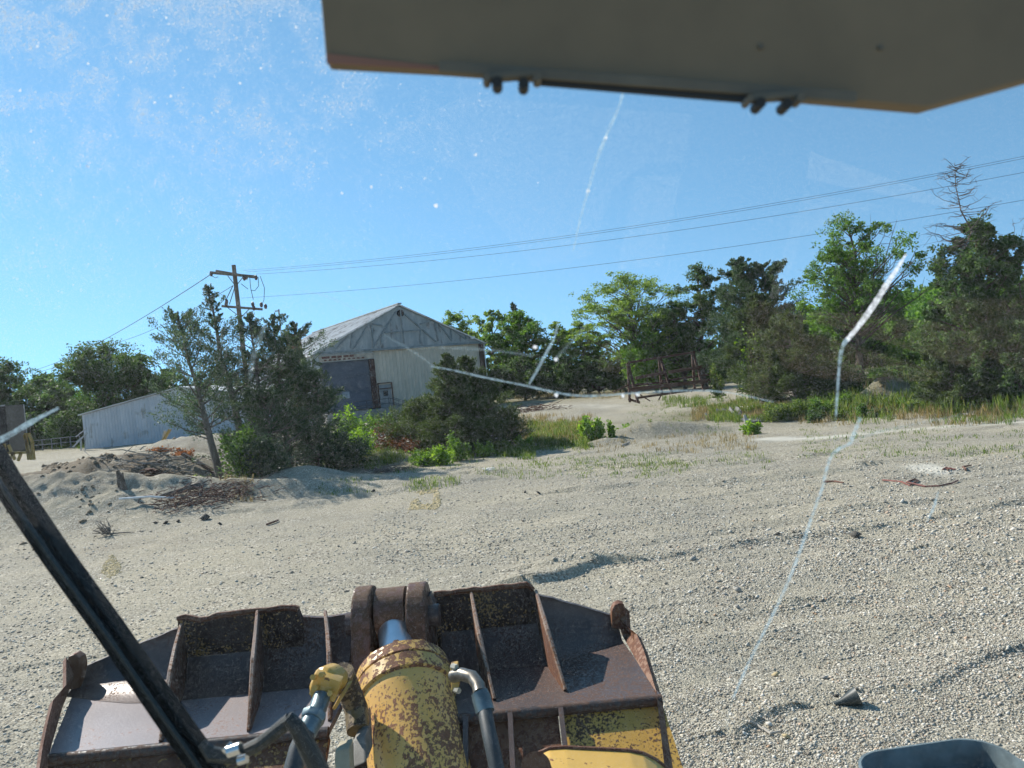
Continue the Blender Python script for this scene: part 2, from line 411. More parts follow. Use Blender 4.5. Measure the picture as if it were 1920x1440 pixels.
def stones_mesh(pts, size, rng, flat=.6):
    n = len(pts); base = np.array([[1, 0, 0], [.3, .95, 0], [-.8, .6, 0], [-.8, -.6, 0], [.3, -.95, 0], [0, 0, 1], [0, 0, -1]], float)
    fc = np.array([[0, 1, 5], [1, 2, 5], [2, 3, 5], [3, 4, 5], [4, 0, 5], [1, 0, 6], [2, 1, 6], [3, 2, 6], [4, 3, 6], [0, 4, 6]])
    V = base[None] * (1 + rng.uniform(-.35, .35, (n, 7, 1)))
    V[..., 0] *= rng.uniform(.7, 1.3, (n, 1)); V[..., 2] *= flat
    a = rng.uniform(0, 6.28, n)[:, None]; tl = rng.uniform(-.5, .5, (n, 1))
    x = V[..., 0] * np.cos(a) - V[..., 1] * np.sin(a); y = V[..., 0] * np.sin(a) + V[..., 1] * np.cos(a); z = V[..., 2] + tl * x
    V = np.stack([x, y, z], -1) * size[:, None, None] + pts[:, None, :]
    return V.reshape(-1, 3), (fc[None] + 7 * np.arange(n)[:, None, None]).reshape(-1, 3)
stone_m = None
def build_gravel():
    global stone_m
    m, nt, b = new_mat("loose_stone"); geo = N(nt, 'NewGeometry')
    c = ramp(nt, geo.outputs['Random Per Island'], [(0, (.20, .17, .13)), (.3, (.34, .31, .25)), (.7, (.50, .465, .385)), (.93, (.70, .66, .58)), (1, (.46, .29, .17))])
    nt.links.new(c, b.inputs['Base Color']); b.inputs['Roughness'].default_value = .85; stone_m = m
    p1 = scatter_px(40000, -60, 1980, 985, 1460); p2 = scatter_px(26000, 1180, 1980, 1050, 1460); p3 = scatter_px(26000, 700, 1980, 850, 1060)
    pts = np.concatenate([p1, p2, p3])
    cl = vnoise(pts[:, 0] * 1.1, pts[:, 1] * 1.1 + 50); smooth_ = (pts[:, 0] < 2.5) & (pts[:, 1] > 8); pts = pts[((cl > -.15) | (rs.random(len(pts)) < .35)) & (~smooth_ | (rs.random(len(pts)) < .65))]
    d = np.hypot(pts[:, 0], pts[:, 1])
    sz = rs.lognormal(math.log(.0105), .36, len(pts)) * np.clip(d / 9, .9, 1.7)
    pts[:, 2] += sz * .15
    V, Fc = stones_mesh(pts, sz, rs)
    tag(np_mesh("gravel", V, Fc, m), "loose pale gravel stones strewn over the yard", "gravel", kind="stuff")
build_gravel()
def build_clods():
    m = simple("dirt_clod", (.20, .155, .10), .95, vary=.4, scale=4)
    pts = []
    for (x0, x1, y0, y1, n) in ((80, 220, 862, 912, 2200), (90, 300, 845, 875, 900), (200, 420, 850, 880, 250), (0, 90, 900, 960, 60), (1640, 1690, 735, 765, 160)):
        pts.append(scatter_px(n, x0, x1, y0, y1))
    pts = np.concatenate(pts); pts = pts[pts[:, 1] < 60]; sz = rs.lognormal(math.log(.075), .45, len(pts)) * np.clip(pts[:, 1] / 35, .7, 1.5)
    V, Fc = stones_mesh(pts, sz, rs, .8)
    tag(np_mesh("rubble", V, Fc, m), "brown dirt clods on the spoil heap at the left", "rubble", kind="stuff")
build_clods()

# ================================================================ STRUCTURE: far wooded hill is terrain; its wood is one mass
bark = simple("bark", (.10, .078, .058), .95, vary=.4, scale=5, bumpd=.02, stretch=(1, 1, .3))
bark_grey = simple("bark_grey", (.17, .145, .12), .95, vary=.35, scale=5, bumpd=.02, stretch=(1, 1, .3))
dead_wood = simple("dead_wood", (.13, .105, .085), .95, vary=.3, scale=7)
L_dark = leafmat("leaves_dark", (.038, .080, .026), (.062, .118, .038), (.10, .165, .05))
L_mid = leafmat("leaves_mid", (0.056, 0.128, 0.024), (0.096, 0.208, 0.038), (0.160, 0.288, 0.056))
L_light = leafmat("leaves_light", (0.095, 0.162, 0.030), (0.162, 0.270, 0.054), (0.243, 0.351, 0.081))
L_cedar = leafmat("cedar_needles", (0.035, 0.070, 0.035), (0.061, 0.108, 0.049), (0.108, 0.162, 0.068), trans=.35)
L_cedar2 = leafmat("cedar_needles_olive", (0.043, 0.075, 0.022), (0.069, 0.106, 0.033), (0.112, 0.156, 0.050), trans=.35)
L_bright = leafmat("leaves_bright", (0.100, 0.200, 0.025), (0.160, 0.300, 0.040), (0.240, 0.380, 0.060))
L_shrub = leafmat("leaves_shrub", (0.052, 0.117, 0.023), (0.098, 0.195, 0.034), (0.169, 0.299, 0.058))
L_brown = leafmat("leaves_brown", (0.100, 0.045, 0.020), (0.150, 0.070, 0.035), (0.200, 0.110, 0.050), trans=.3)
L_orange = leafmat("needles_orange", (0.220, 0.090, 0.030), (0.300, 0.140, 0.050), (0.360, 0.200, 0.080), trans=.3)
L_grass = leafmat("grass_green", (0.061, 0.121, 0.024), (0.108, 0.182, 0.038), (0.216, 0.257, 0.074))
L_straw = leafmat("grass_dry", (0.140, 0.130, 0.050), (0.240, 0.200, 0.090), (0.320, 0.270, 0.130))

def deciduous(name, kind, x, y, h, w, leaf, nleaf=8000, lsize=.30, seed=0, trunk_frac=.25, clumps=70, clump_r=.12, label="", group=None, flat=.75, lean=(0, 0), bm=None, cat="tree", fill=1.0):
    rng = np.random.default_rng(seed); z0 = g(x, y)
    root = empty(name, (x, y, z0), label, cat, group)
    tb = MB(); R = w / 2; base = h * trunk_frac; nleaf = int(nleaf * 1.7); lsize *= .8
    top = Vector((lean[0] + rng.normal() * .03 * h, lean[1], h * .9)); path = []
    for q in range(8):
        t = q / 7; path.append(Vector((rng.normal() * .012 * h * (q > 0) + top.x * t, rng.normal() * .012 * h * (q > 0) + top.y * t, top.z * t - (.3 if q == 0 else 0))))
    r0 = .018 * h + .03
    tb.tube(path, [r0 * (1.15 - q / 7.4) for q in range(8)], 7)
    C = []
    lob = rng.uniform(-.28, .28, 5); ph = rng.uniform(0, 6.28, 5)
    while len(C) < clumps:
        d = unit(rng.normal(size=(1, 3)))[0]; rad = rng.random() ** .42
        a = math.atan2(d[1], d[0]); mod = 1 + sum(lob[j] * math.sin((j + 1) * a + ph[j] + 2 * d[2] * j) for j in range(5)) * .8
        c = np.array([d[0] * R * rad * mod, d[1] * R * rad * mod, base + (h - base) * (.5 + .5 * d[2] * rad)])
        tt = (c[2] - base) / (h - base); wd = 1.0 if tt < .55 else math.sqrt(max(.05, 1 - ((tt - .5) / .55) ** 2)) * 1.1
        c[0] = c[0] * wd + top.x * tt; c[1] = c[1] * wd + top.y * tt; C.append(c)
    C.append(np.array([top.x, top.y, h * .95])); C.append(np.array([top.x + .06 * w, top.y, h * .90])); C = np.array(C)
    for i, c in enumerate(C):
        rr = math.hypot(c[0], c[1]); za = max(.12 * h, min(h * .86, c[2] - rr * rng.uniform(.5, 1.0))); f = za / (h * .9) * 7
        s_ = path[int(min(f, 6))].lerp(path[min(7, int(min(f, 6)) + 1)], min(1, f - int(min(f, 6)))); e = Vector(c)
        mid = s_.lerp(e, .5) + Vector((rng.normal() * .04, rng.normal() * .04, .03)) * rr
        k_ = r0 * (.42 - .3 * za / h) if i % 2 == 0 else r0 * .14
        tb.tube([s_, mid, e], [k_, k_ * .6 + .005, .008], 5, False)
        for q in range(2):
            e2 = e + Vector((rng.normal(), rng.normal(), rng.normal() * .6)) * clump_r * w * .8; tb.tube([mid.lerp(e, .6), e2], [k_ * .35 + .003, .005], 3, False)
    tb.v = [(v[0] + x, v[1] + y, v[2] + z0) for v in tb.v]
    tb.build("trunk", bm or bark, root, smooth=True)
    per = max(1, nleaf // len(C)); ci = np.repeat(np.arange(len(C)), per); n = len(ci)
    rad = clump_r * w * rng.uniform(.55, 1.5, len(C))
    dv = unit(rng.normal(size=(n, 3))) * (rng.random(n) ** .5)[:, None]
    # twig level gathering inside each clump
    tw = rng.normal(size=(len(C), 9, 3)) * .55; pick = tw[ci, rng.integers(0, 9, n)]
    dv = pick * .75 + dv * .5; dv[:, 2] *= flat
    c = C[ci] + dv * rad[ci][:, None]; c[:, 2] = np.clip(c[:, 2], .1, h * 1.02)
    out = unit(dv) + rng.normal(size=(n, 3)) * .8; out[:, 2] -= .25
    sz = lsize * rng.uniform(.6, 1.25, n)
    V, Fq = leaf_quads(c + np.array([x, y, z0]), out, sz, sz * .62, rng)
    np_mesh("crown", V, Fq, leaf, root)
    return root

def cedar(name, x, y, h, w, leaf, n=12000, lsize=.2, seed=0, bare=.08, label="", group=None, ragged=.35, lean=(0, 0), open_=1.0, cat="tree", nb=110, shape=1.0, bm=None, upsweep=.55):
    rng = np.random.default_rng(seed); z0 = g(x, y)
    root = empty(name, (x, y, z0), label, cat, group)
    tb = MB(); path = []
    for k in range(9):
        t = k / 8; path.append(Vector((lean[0] * t + rng.uniform(-.012, .012) * h * t, lean[1] * t + rng.uniform(-.012, .012) * h * t, h * t * .985 - (.3 if k == 0 else 0))))
    r0 = .020 * h + .02
    tb.tube(path, [r0 * (1.08 - k / 8) + .008 for k in range(9)], 7)
    cs = []; ds = []
    for k in range(nb):
        t = bare + (1 - bare) * ((k + rng.random()) / nb); t = min(t, .985)
        s_ = path[int(t * 8)].lerp(path[min(8, int(t * 8) + 1)], t * 8 % 1)
        a = rng.uniform(0, 6.283)
        prof = ((1 - t) ** (.75 * shape) * .97 + .03) * (min(1, (t - bare) / .12 + .45))
        L = w / 2 * prof * (1 + rng.uniform(-ragged, ragged)) * (1 + .2 * math.sin(2 * a + seed * 1.7 + 5 * t))
        up = upsweep * (.35 + .8 * t) + rng.uniform(-.15, .2)
        d = Vector((math.cos(a), math.sin(a), up)).normalized()
        e = s_ + d * L; m_ = s_.lerp(e, .5) - Vector((0, 0, L * .06))
        tb.tube([s_, m_, e], [.012 + .012 * L, .008 + .006 * L, .004], 4, False)
        cnt = int(n / nb * (.35 + L / (w / 2) * 1.3))
        f = rng.uniform(.12 * open_, 1.05, cnt) ** .8
        base_ = np.array(s_)[None] * (1 - f[:, None]) + np.array(e)[None] * f[:, None]
        spread = (.24 * L * (1 - f * .75) + .05) * .8
        # twigs: secondary sprays grouped
        ng = max(3, cnt // 22); gi = rng.integers(0, ng, cnt); go = unit(rng.normal(size=(ng, 3))); gf = rng.uniform(.2, 1.05, ng)
        base_ = np.array(s_)[None] * (1 - gf[gi][:, None]) + np.array(e)[None] * gf[gi][:, None]
        tw = unit(go * .75 + np.array(d)[None] * .8 + np.array([0, 0, .35]))
        sp = (.30 * L * (1 - gf * .6) + .10)
        q = rng.random(cnt)
        c = base_ + tw[gi] * (sp[gi] * q * 1.25)[:, None] + rng.normal(size=(cnt, 3)) * ((.045 * L + .025) * (1.1 - .8 * q))[:, None]
        cs.append(c); ds.append(tw[gi] + rng.normal(size=(cnt, 3)) * .45)
    # leader
    nt_ = int(n * .02); tz = rng.uniform(.88, 1.0, nt_)
    c = np.stack([np.interp(tz * 8, range(9), [p.x for p in path]), np.interp(tz * 8, range(9), [p.y for p in path]), tz * h], 1)
    c[:, :2] += rng.normal(size=(nt_, 2)) * ((1.02 - tz) * w * .10 + .015)[:, None]
    cs.append(c); ds.append(rng.normal(size=(nt_, 3)) * .4 + np.array([0, 0, 1]))
    c = np.concatenate(cs); d = np.concatenate(ds)
    c[:, 2] = np.maximum(c[:, 2], .05)
    sz = lsize * rng.uniform(.6, 1.3, len(c))
    tb.v = [(v[0] + x, v[1] + y, v[2] + z0) for v in tb.v]
    tb.build("trunk", bm or bark_grey, root, smooth=True)
    V, Fq = leaf_quads(c + np.array([x, y, z0]), d, sz, sz * .34, rng)
    np_mesh("crown", V, Fq, leaf, root)
    return root

def shrub(name, x, y, h, w, leaf, n=1800, lsize=.12, seed=0, label="", group=None, cat="shrub", stems=9, stemmat=None, spread=1.0):
    rng = np.random.default_rng(seed); z0 = g(x, y)
    root = empty(name, (x, y, z0), label, cat, group); tb = MB(); cs = []; ds = []
    for k in range(stems):
        a = rng.uniform(0, 6.283); r = w / 2 * math.sqrt(rng.random()) * spread; hh = h * rng.uniform(.55, 1.0) * (1 - .35 * (r / (w / 2)) ** 2)
        b0 = Vector((math.cos(a) * r * .35, math.sin(a) * r * .35, -.05)); e = Vector((math.cos(a) * r, math.sin(a) * r, hh))
        m_ = b0.lerp(e, .5) + Vector((rng.normal(), rng.normal(), 0)) * w * .04
        tb.tube([b0, m_, e], [.010 + .006 * h, .007 + .003 * h, .003], 4, False)
        cnt = n // stems; f = rng.uniform(.15, 1.0, cnt); p = np.array(b0)[None] * (1 - f)[:, None] + np.array(e)[None] * f[:, None]
        sp = w * .14 * (1.1 - f * .6)
        c = p + rng.normal(size=(cnt, 3)) * sp[:, None] * np.array([1, 1, .8]); cs.append(c)
        ds.append(unit(c - p) + np.array([0, 0, .3]) + rng.normal(size=(cnt, 3)) * .4)
    c = np.concatenate(cs); d = np.concatenate(ds); c[:, 2] = np.maximum(c[:, 2], .03)
    sz = lsize * rng.uniform(.6, 1.3, len(c))
    tb.v = [(v[0] + x, v[1] + y, v[2] + z0) for v in tb.v]
    tb.build("stem", stemmat or bark, root)
    V, Fq = leaf_quads(c + np.array([x, y, z0]), d, sz, sz * .7, rng)
    np_mesh("leaves", V, Fq, leaf, root)
    return root

def grass(name, areas, mat, label, h=.4, seed=0, kind_="grass"):
    """areas: (x0,x1,y0,y1 px at given depth rows, count, height scale)"""
    rng = np.random.default_rng(seed); B = []; T = []
    for (x0, x1, y0, y1, n, hs) in areas:
        p = scatter_px(n, x0, x1, y0, y1, rng)
        c = vnoise(p[:, 0] * .7 + seed, p[:, 1] * .7); p = p[c > -.12]
        for r in range(5):
            q = p + np.concatenate([rng.normal(size=(len(p), 2)) * .10, np.zeros((len(p), 1))], 1)
            q[:, 2] = gh(q[:, 0], q[:, 1])
            hh = h * hs * rng.uniform(.35, 1.15, len(p))
            t = q + np.stack([rng.normal(size=len(p)) * .22 * hh, rng.normal(size=len(p)) * .22 * hh, hh], 1)
            B.append(q); T.append((t, hh))
    B = np.concatenate(B); t = np.concatenate([a for a, _ in T]); hh = np.concatenate([b for _, b in T])
    a = rng.uniform(0, 6.283, len(B)); wv = np.stack([np.cos(a), np.sin(a), np.zeros(len(B))], 1) * (.012 + .035 * hh)[:, None]
    mid = B * .45 + t * .55; mid[:, 2] += hh * .08
    V = np.stack([B - wv * .5, B + wv * .5, mid + wv * .5, t, mid - wv * .5], 1).reshape(-1, 3)
    Fq = np.arange(5 * len(B)).reshape(-1, 5)
    return tag(np_mesh(name, V, Fq, mat), label, kind_, kind="stuff")

def XY(px, py, Y): p = P(px, py, Y); return p.x, Y
def top_h(pxb, pyb, Y, pxt, pyt):
    x, y = XY(pxb, pyb, Y); return x, y, P(pxt, pyt, Y).z - g(x, y)

# ================================================================ warehouse
corr_cream, corr_blue = None, None
def corrugated(name, c0, c1, period=.3, rough=.6, streak=.5, axis='Z', rust=(.16, .08, .045), rust_amt=.62, metal=0.0):
    """weathered ribbed sheet: colour streaks run down the sheet; the ribs themselves are modelled"""
    m, nt, b = new_mat(name)
    v = coords(nt, (1.6, 1.6, .12)); n1 = noise(nt, v, 1.2, 5, .65); v2 = coords(nt); n2 = noise(nt, v2, .5, 4, .6)
    c = ramp(nt, n1, [(.3, c0), (.65, c1)])
    msk = N(nt, 'Math', operation='MULTIPLY'); nt.links.new(n1, msk.inputs[0]); nt.links.new(n2, msk.inputs[1])
    mk = ramp(nt, msk.outputs[0], [(rust_amt * .5 - .02, (0, 0, 0)), (rust_amt * .5 + .06, (.85, .85, .85))])
    nt.links.new(mixc(nt, mk, c, rust), b.inputs['Base Color']); b.inputs['Roughness'].default_value = rough; b.inputs['Metallic'].default_value = metal
    return m
TH = math.radians(31)
FL = P(590, 705, 85); FL.z = 0                      # left front corner
fr = Vector((math.cos(TH), math.sin(TH), 0)); fb = Vector((-math.sin(TH), math.cos(TH), 0))
WW = 21.3; WL = 34.0; ZE = 8.1; ZB = .95; ZA = 13.1
def FP(s, z, d=0.0): return FL + fr * s + fb * (-d) + Vector((0, 0, z))        # d = distance proud of the front
def on_front(px, py):
    d = ray(px, py); o = Vector((0, 0, H)); t = (FL - o).dot(fb) / d.dot(fb); q = o + d * t
    return (q - FL).dot(fr), q.z
WHS = empty("warehouse", (FL.x, FL.y, 0), "weathered gabled warehouse with cream ribbed wall, grey roller door and rust streaked roof", "warehouse")
cream = corrugated("cream_sheet", (.55, .485, .385), (.65, .58, .47), rust_amt=.95)
grey_sheet = corrugated("grey_sheet", (.24, .28, .29), (.42, .45, .45), rust_amt=.62, rust=(.13, .125, .12))
roof_m = corrugated("roof_sheet", (.66, .64, .61), (.86, .84, .80), rust_amt=.56, rust=(.22, .15, .11), rough=.45)
blue_sheet = corrugated("pale_blue_sheet", (.42, .46, .50), (.56, .60, .64), rust_amt=.66, rust=(.24, .24, .22))
steel_dark = simple("truss_steel", (.22, .26, .27), .6, scale=2)
rust_steel = rusty("rusty_steel", (.085, .05, .035), (.10, .045, .026), .8, 4, 22)
conc = simple("concrete", (.30, .29, .27), .9, scale=2, bumpd=.005)
def ribbed(mb, a, b, z0, z1fun, period, depth, nrm, mi=0):
    """ribbed wall sheet from a to b (ground points); top by function of distance"""
    a = Vector(a); b = Vector(b); L = (b - a).length; d = (b - a) / L; n = int(L / period); xs = []
    for k in range(n):
        s = k * L / n; p_ = L / n
        xs += [(s, 0), (s + p_ * .55, 0), (s + p_ * .65, depth), (s + p_ * .9, depth)]
    xs.append((L, 0)); vs = []
    for s, o in xs:
        q = a + d * s + Vector(nrm) * o; vs.append(Vector((q.x, q.y, z0))); vs.append(Vector((q.x, q.y, z1fun(s))))
    mb.add(vs, [(2 * i, 2 * i + 2, 2 * i + 3, 2 * i + 1) for i in range(len(xs) - 1)], mi)
s_post, _ = on_front(698, 700)
m = MB(); ribbed(m, FP(s_post + .1, 0, 0), FP(WW - .25, 0, 0), ZB, lambda s: ZE - .1, .42, .05, -fb); m.build("wall", cream, WHS, label="cream ribbed wall right of the roller door")
m = MB()     # back, side walls, body
ribbed(m, FP(0, 0, 0), FP(0, 0, -WL), 0, lambda s: ZE, .6, .04, -fr); ribbed(m, FP(WW, 0, 0), FP(WW, 0, -WL), 0, lambda s: ZE, .6, .04, fr)
m.add([FP(0, 0, -WL), FP(WW, 0, -WL), FP(WW, ZE, -WL), FP(WW / 2, ZA, -WL), FP(0, ZE, -WL)], [(0, 1, 2, 3, 4)])
m.build("side_wall", grey_sheet, WHS)
def gz(s): return ZE + (ZA - ZE) * (1 - abs(s - WW / 2) / (WW / 2))
m = MB(); m.prism([FP(-.1, ZE - .1, .3), FP(WW + .1, ZE - .1, .3), FP(WW / 2, ZA - .05, .3)], fb * .25); m.build("gable", grey_sheet, WHS, label="grey sheeted gable with a steel truss on its face")
# truss on the gable
m = MB(); D = .38
def tb(s0, z0, s1, z1, w=.2): m.bar(FP(s0, z0, D), FP(s1, z1, D), w, .14, up=fb)
tb(0, ZE - .1, WW, ZE - .1, .26); tb(0, ZE - .02, WW / 2, ZA - .1, .22); tb(WW / 2, ZA - .1, WW, ZE - .02, .22)
for px0, py0, px1, py1 in ((749, 590, 756, 644), (740, 585, 697, 652), (695, 610, 698, 650), (687, 612, 661, 654), (659, 618, 655, 653), (651, 630, 627, 656), (757, 590, 815, 641), (813, 603, 819, 640), (820, 606, 845, 640), (842, 613, 845, 637), (847, 616, 870, 636), (870, 625, 872, 636), (719, 624, 790, 619), (695, 608, 716, 611), (785, 608, 806, 602), (712, 626, 713, 650), (785, 620, 786, 645)):
    s0, z0 = on_front(px0, py0); s1, z1 = on_front(px1, py1); z0 = min(z0, gz(s0) - .15); z1 = min(z1, gz(s1) - .15); tb(s0, z0, s1, z1, .15)
m.build("gable_truss", steel_dark, WHS)
s, z = on_front(748.5, 588); m = MB(); m.tube([FP(s, z, .30), FP(s, z, .44)], .42, 20); o = m.build("vent", simple("black_hole", (.01, .012, .014), .8), WHS)
m = MB(); m.bar(FP(s, z - .42, .46), FP(s, z + .42, .46), .12); m.build("vent_bar", steel_dark, o)
m = MB()    # roof: two ribbed slopes with thickness
for side in (0, 1):
    e0 = FP(-.45 if side == 0 else WW + .45, ZE - .2, .6); r0 = FP(WW / 2, ZA + .03, .6); dn = fb * (WL + .9)
    n = 74
    for k in range(n):
        a = e0 + dn * (k / n); b_ = e0 + dn * ((k + 1) / n); ra = r0 + dn * (k / n); rb = r0 + dn * ((k + 1) / n); up = Vector((0, 0, .05))
        aa = a.lerp(b_, .72); rr = ra.lerp(rb, .72); a1 = a.lerp(b_, .78); r1 = ra.lerp(rb, .78); a2 = a.lerp(b_, .94); r2 = ra.lerp(rb, .94)
        m.add([a, ra, rr, aa, r1 + up, a1 + up, r2 + up, a2 + up, rb, b_], [(0, 1, 2, 3), (3, 2, 4, 5), (5, 4, 6, 7), (7, 6, 8, 9)])
    m.prism([e0 - Vector((0, 0, .14)), r0 - Vector((0, 0, .14)), r0 - Vector((0, 0, .01)), e0 - Vector((0, 0, .01))], dn)
rf = m.build("roof", roof_m, WHS)
m = MB(); m.bar(FP(WW / 2, ZA + .1, .7), FP(WW / 2, ZA + .1, -WL), .5, .12); m.build("ridge_cap", grey_sheet, rf)
# header, roller door, posts, sign band
sd0, _ = on_front(600, 720)
m = MB(); m.bar(FP(.05, ZE - .65, .2), FP(s_post + .2, ZE - .65, .2), .95, .12, up=fb); m.build("header", grey_sheet, WHS)
sg = simple("faded_sign", (.42, .37, .30), .8, vary=.35, scale=1.5)
m = MB(); m.prism([FP(.6, ZE - 1.05, .28), FP(s_post + .3, ZE - 1.05, .28), FP(s_post + .3, ZE - .42, .28), FP(.6, ZE - .42, .28)], fb * .04); sgo = m.build("sign_board", sg, WHS, label="faded sign band with worn red blocks over the roller door")
m = MB()
for k, (a, w) in enumerate(((.9, .9), (2.0, .55), (2.7, .5), (3.4, .6), (4.1, .5))): m.prism([FP(a, ZE - .72, .3), FP(a + w, ZE - .72, .3), FP(a + w, ZE - .48, .3), FP(a, ZE - .48, .3)], fb * .015)
for k in range(9): m.prism([FP(1.1 + k * .55, ZE - .98, .3), FP(1.1 + k * .55 + .34, ZE - .98, .3), FP(1.1 + k * .55 + .30, ZE - .82, .3), FP(1.15 + k * .55, ZE - .82, .3)], fb * .015)
m.build("faded_lettering", simple("faded_red", (.17, .075, .06), .9, scale=3), sgo)
m = MB(); nsl = 46; z0, z1 = 1.35, ZE - 1.15
for k in range(nsl):
    a = z0 + (z1 - z0) * k / nsl; b_ = z0 + (z1 - z0) * (k + 1) / nsl; mid_ = (a + b_) / 2
    m.add([FP(.75, a, -.08), FP(s_post - .25, a, -.08), FP(s_post - .25, mid_, -.03), FP(.75, mid_, -.03), FP(s_post - .25, b_, -.08), FP(.75, b_, -.08)], [(0, 1, 2, 3), (3, 2, 4, 5)])
rd = m.build("roller_door", simple("door_blue_grey", (.135, .165, .205), .55, scale=.6, vary=.18, stretch=(.3, .3, 2)), WHS)
s, z = on_front(649, 741); m = MB(); m.prism([FP(s - .42, z - .38, .0), FP(s + .42, z - .38, .0), FP(s + .42, z + .38, .0), FP(s - .42, z + .38, .0)], fb * .02); m.build("notice", simple("notice_pale", (.28, .33, .38), .6), rd)
m = MB(); m.bar(FP(.35, 0, .1), FP(.35, ZE - .2, .1), .6, .3); m.build("post", grey_sheet, WHS)
m = MB(); m.bar(FP(s_post, .8, .14), FP(s_post, ZE - 1.1, .14), .62, .26, up=fb); m.build("post", rusty("rust_post", (.26, .25, .24), (.09, .045, .035), .75, .5, 6), WHS, label="rust brown steel post beside the roller door")
m = MB(); m.bar(FP(WW - .1, 0, .1), FP(WW - .1, ZE - .3, .1), .62, .34, up=fb); m.build("post", rusty("rust_post2", (.16, .12, .10), (.07, .04, .03), .8, .5, 6), WHS)
m = MB(); m.bar(FP(WW + .3, 0, .25), FP(WW + .3, ZE - .3, .25), .12); m.build("downpipe", simple("pale_pipe", (.55, .58, .60), .5), WHS)
# dock, man door, stairs and rails
m = MB(); m.prism([FP(.1, -.2, 2.6), FP(s_post + 2.9, -.2, 2.6), FP(s_post + 2.9, -.2, .06), FP(.1, -.2, .06)], Vector((0, 0, 1.45))); m.build("dock", conc, WHS)
m = MB(); m.prism([FP(s_post + 2.9, -.2, .02), FP(WW - .3, -.2, .02), FP(WW - .3, ZB, .02), FP(s_post + 2.9, ZB, .02)], fb * .3); m.build("foundation", conc, WHS)
sdr, _ = on_front(723, 745)
m = MB(); m.prism([FP(sdr - .75, 1.26, .12), FP(sdr + .75, 1.26, .12), FP(sdr + .75, 3.9, .12), FP(sdr - .75, 3.9, .12)], fb * .1); dr = m.build("door", simple("old_door", (.28, .30, .30), .7, scale=2), WHS)
m = MB(); m.prism([FP(sdr - .25, 2.6, .16), FP(sdr + .3, 2.6, .16), FP(sdr + .3, 3.2, .16), FP(sdr - .25, 3.2, .16)], fb * .05); m.build("window", simple("dark_glass", (.03, .035, .04), .2), dr)
m = MB()
for a, b_ in (((-.85, 1.26), (-.85, 4.1)), ((.85, 1.26), (.85, 4.1)), ((-.9, 4.1), (.9, 4.1)), ((-.9, 3.45), (.9, 3.45))): m.bar(FP(sdr + a[0], a[1], .18), FP(sdr + b_[0], b_[1], .18), .13, .1)
m.build("frame", rust_steel, dr)
rail_m = simple("rail_dark", (.05, .055, .06), .6)
m = MB()
for zz in (1.75, 2.3): m.bar(FP(s_post - 3.4, zz, 2.5), FP(s_post + .9, zz, 2.5), .06)
for k in range(4): m.bar(FP(s_post - 3.4 + k * 1.43, 1.2, 2.5), FP(s_post - 3.4 + k * 1.43, 2.3, 2.5), .06)
m.build("railing", rail_m, WHS)
for dd in (2.4, 1.2):
    m = MB()
    for up_ in (.55, 1.1): m.bar(FP(s_post + 1.2, 1.25 + up_, dd), FP(s_post + 4.8, -.1 + up_, dd), .06)
    for k in range(4): m.bar(FP(s_post + 1.2 + k * 1.2, 1.2 - k * .45, dd), FP(s_post + 1.2 + k * 1.2, 2.35 - k * .45, dd), .06)
    m.build("stair_rail", rail_m, WHS)
m = MB()
for k in range(6): m.box(FP(s_post + 3.1 + k * .32, 1.1 - k * .19, 1.8), (.34, 1.3, .06), Matrix.Rotation(TH, 3, 'Z'))
m.build("stairs", rust_steel, WHS)
s, z = on_front(882, 634)
m = MB(); m.box(FP(s, z, .62), (.5, .3, .3), Matrix.Rotation(TH, 3, 'Z')); m.build("floodlight", simple("lamp_white", (.85, .85, .82), .25), WHS, bevel=.03)

# ================================================================ pale blue shed
BX0 = P(160, 840, 84).x; BX1 = P(520, 800, 84).x
BZR = P(330, 728, 84).z; BZL = P(157, 778, 84).z; mid = (BX0 * .48 + BX1 * .52)
SH = empty("metal_shed", (BX0, 84, 0), "low pale blue metal shed with dirt streaked gable behind the spoil heaps", "shed")
m = MB(); ribbed(m, (BX0, 84, 0), (BX1, 84, 0), -.5, lambda s: BZL + (BZR - BZL) * (s / (mid - BX0)) if s < mid - BX0 else BZR - (BZR - BZL) * ((s - (mid - BX0)) / (BX1 - mid)), .32, .04, (0, -1, 0)); m.build("wall", blue_sheet, SH)
m = MB(); ribbed(m, (BX0, 84.05, 0), (BX0, 99, 0), -.5, lambda s: BZL, .5, .04, (-1, 0, 0)); ribbed(m, (BX1, 84.05, 0), (BX1, 99, 0), -.5, lambda s: BZL, .5, .04, (1, 0, 0)); m.build("side_wall", blue_sheet, SH)
m = MB()
for xa in (BX0 - .3, BX1 + .3): m.prism([(xa, 83.7, BZL - .02), (mid, 83.7, BZR + .06), (mid, 83.7, BZR + .16), (xa, 83.7, BZL + .1)], (0, 15.6, 0))
m.build("roof", simple("shed_roof", (.50, .50, .48), .5, scale=.6), SH)
p0 = P(160, 800, 83.6)
m = MB()
for k in (0, .55): m.bar(P(150 + 0, 828 + 8 * 0, 82) + Vector((-.4, 0, k)), P(164, 812, 82) + Vector((0, 0, k)), .09)
m.bar(P(137, 838, 82), P(163, 812, 82), .12); m.bar(P(152, 845, 82), P(152, 822, 82), .1); m.bar(P(160, 845, 82), P(160, 812, 82), .1)
m.build("stair_rail", simple("galv", (.40, .42, .42), .5), SH)

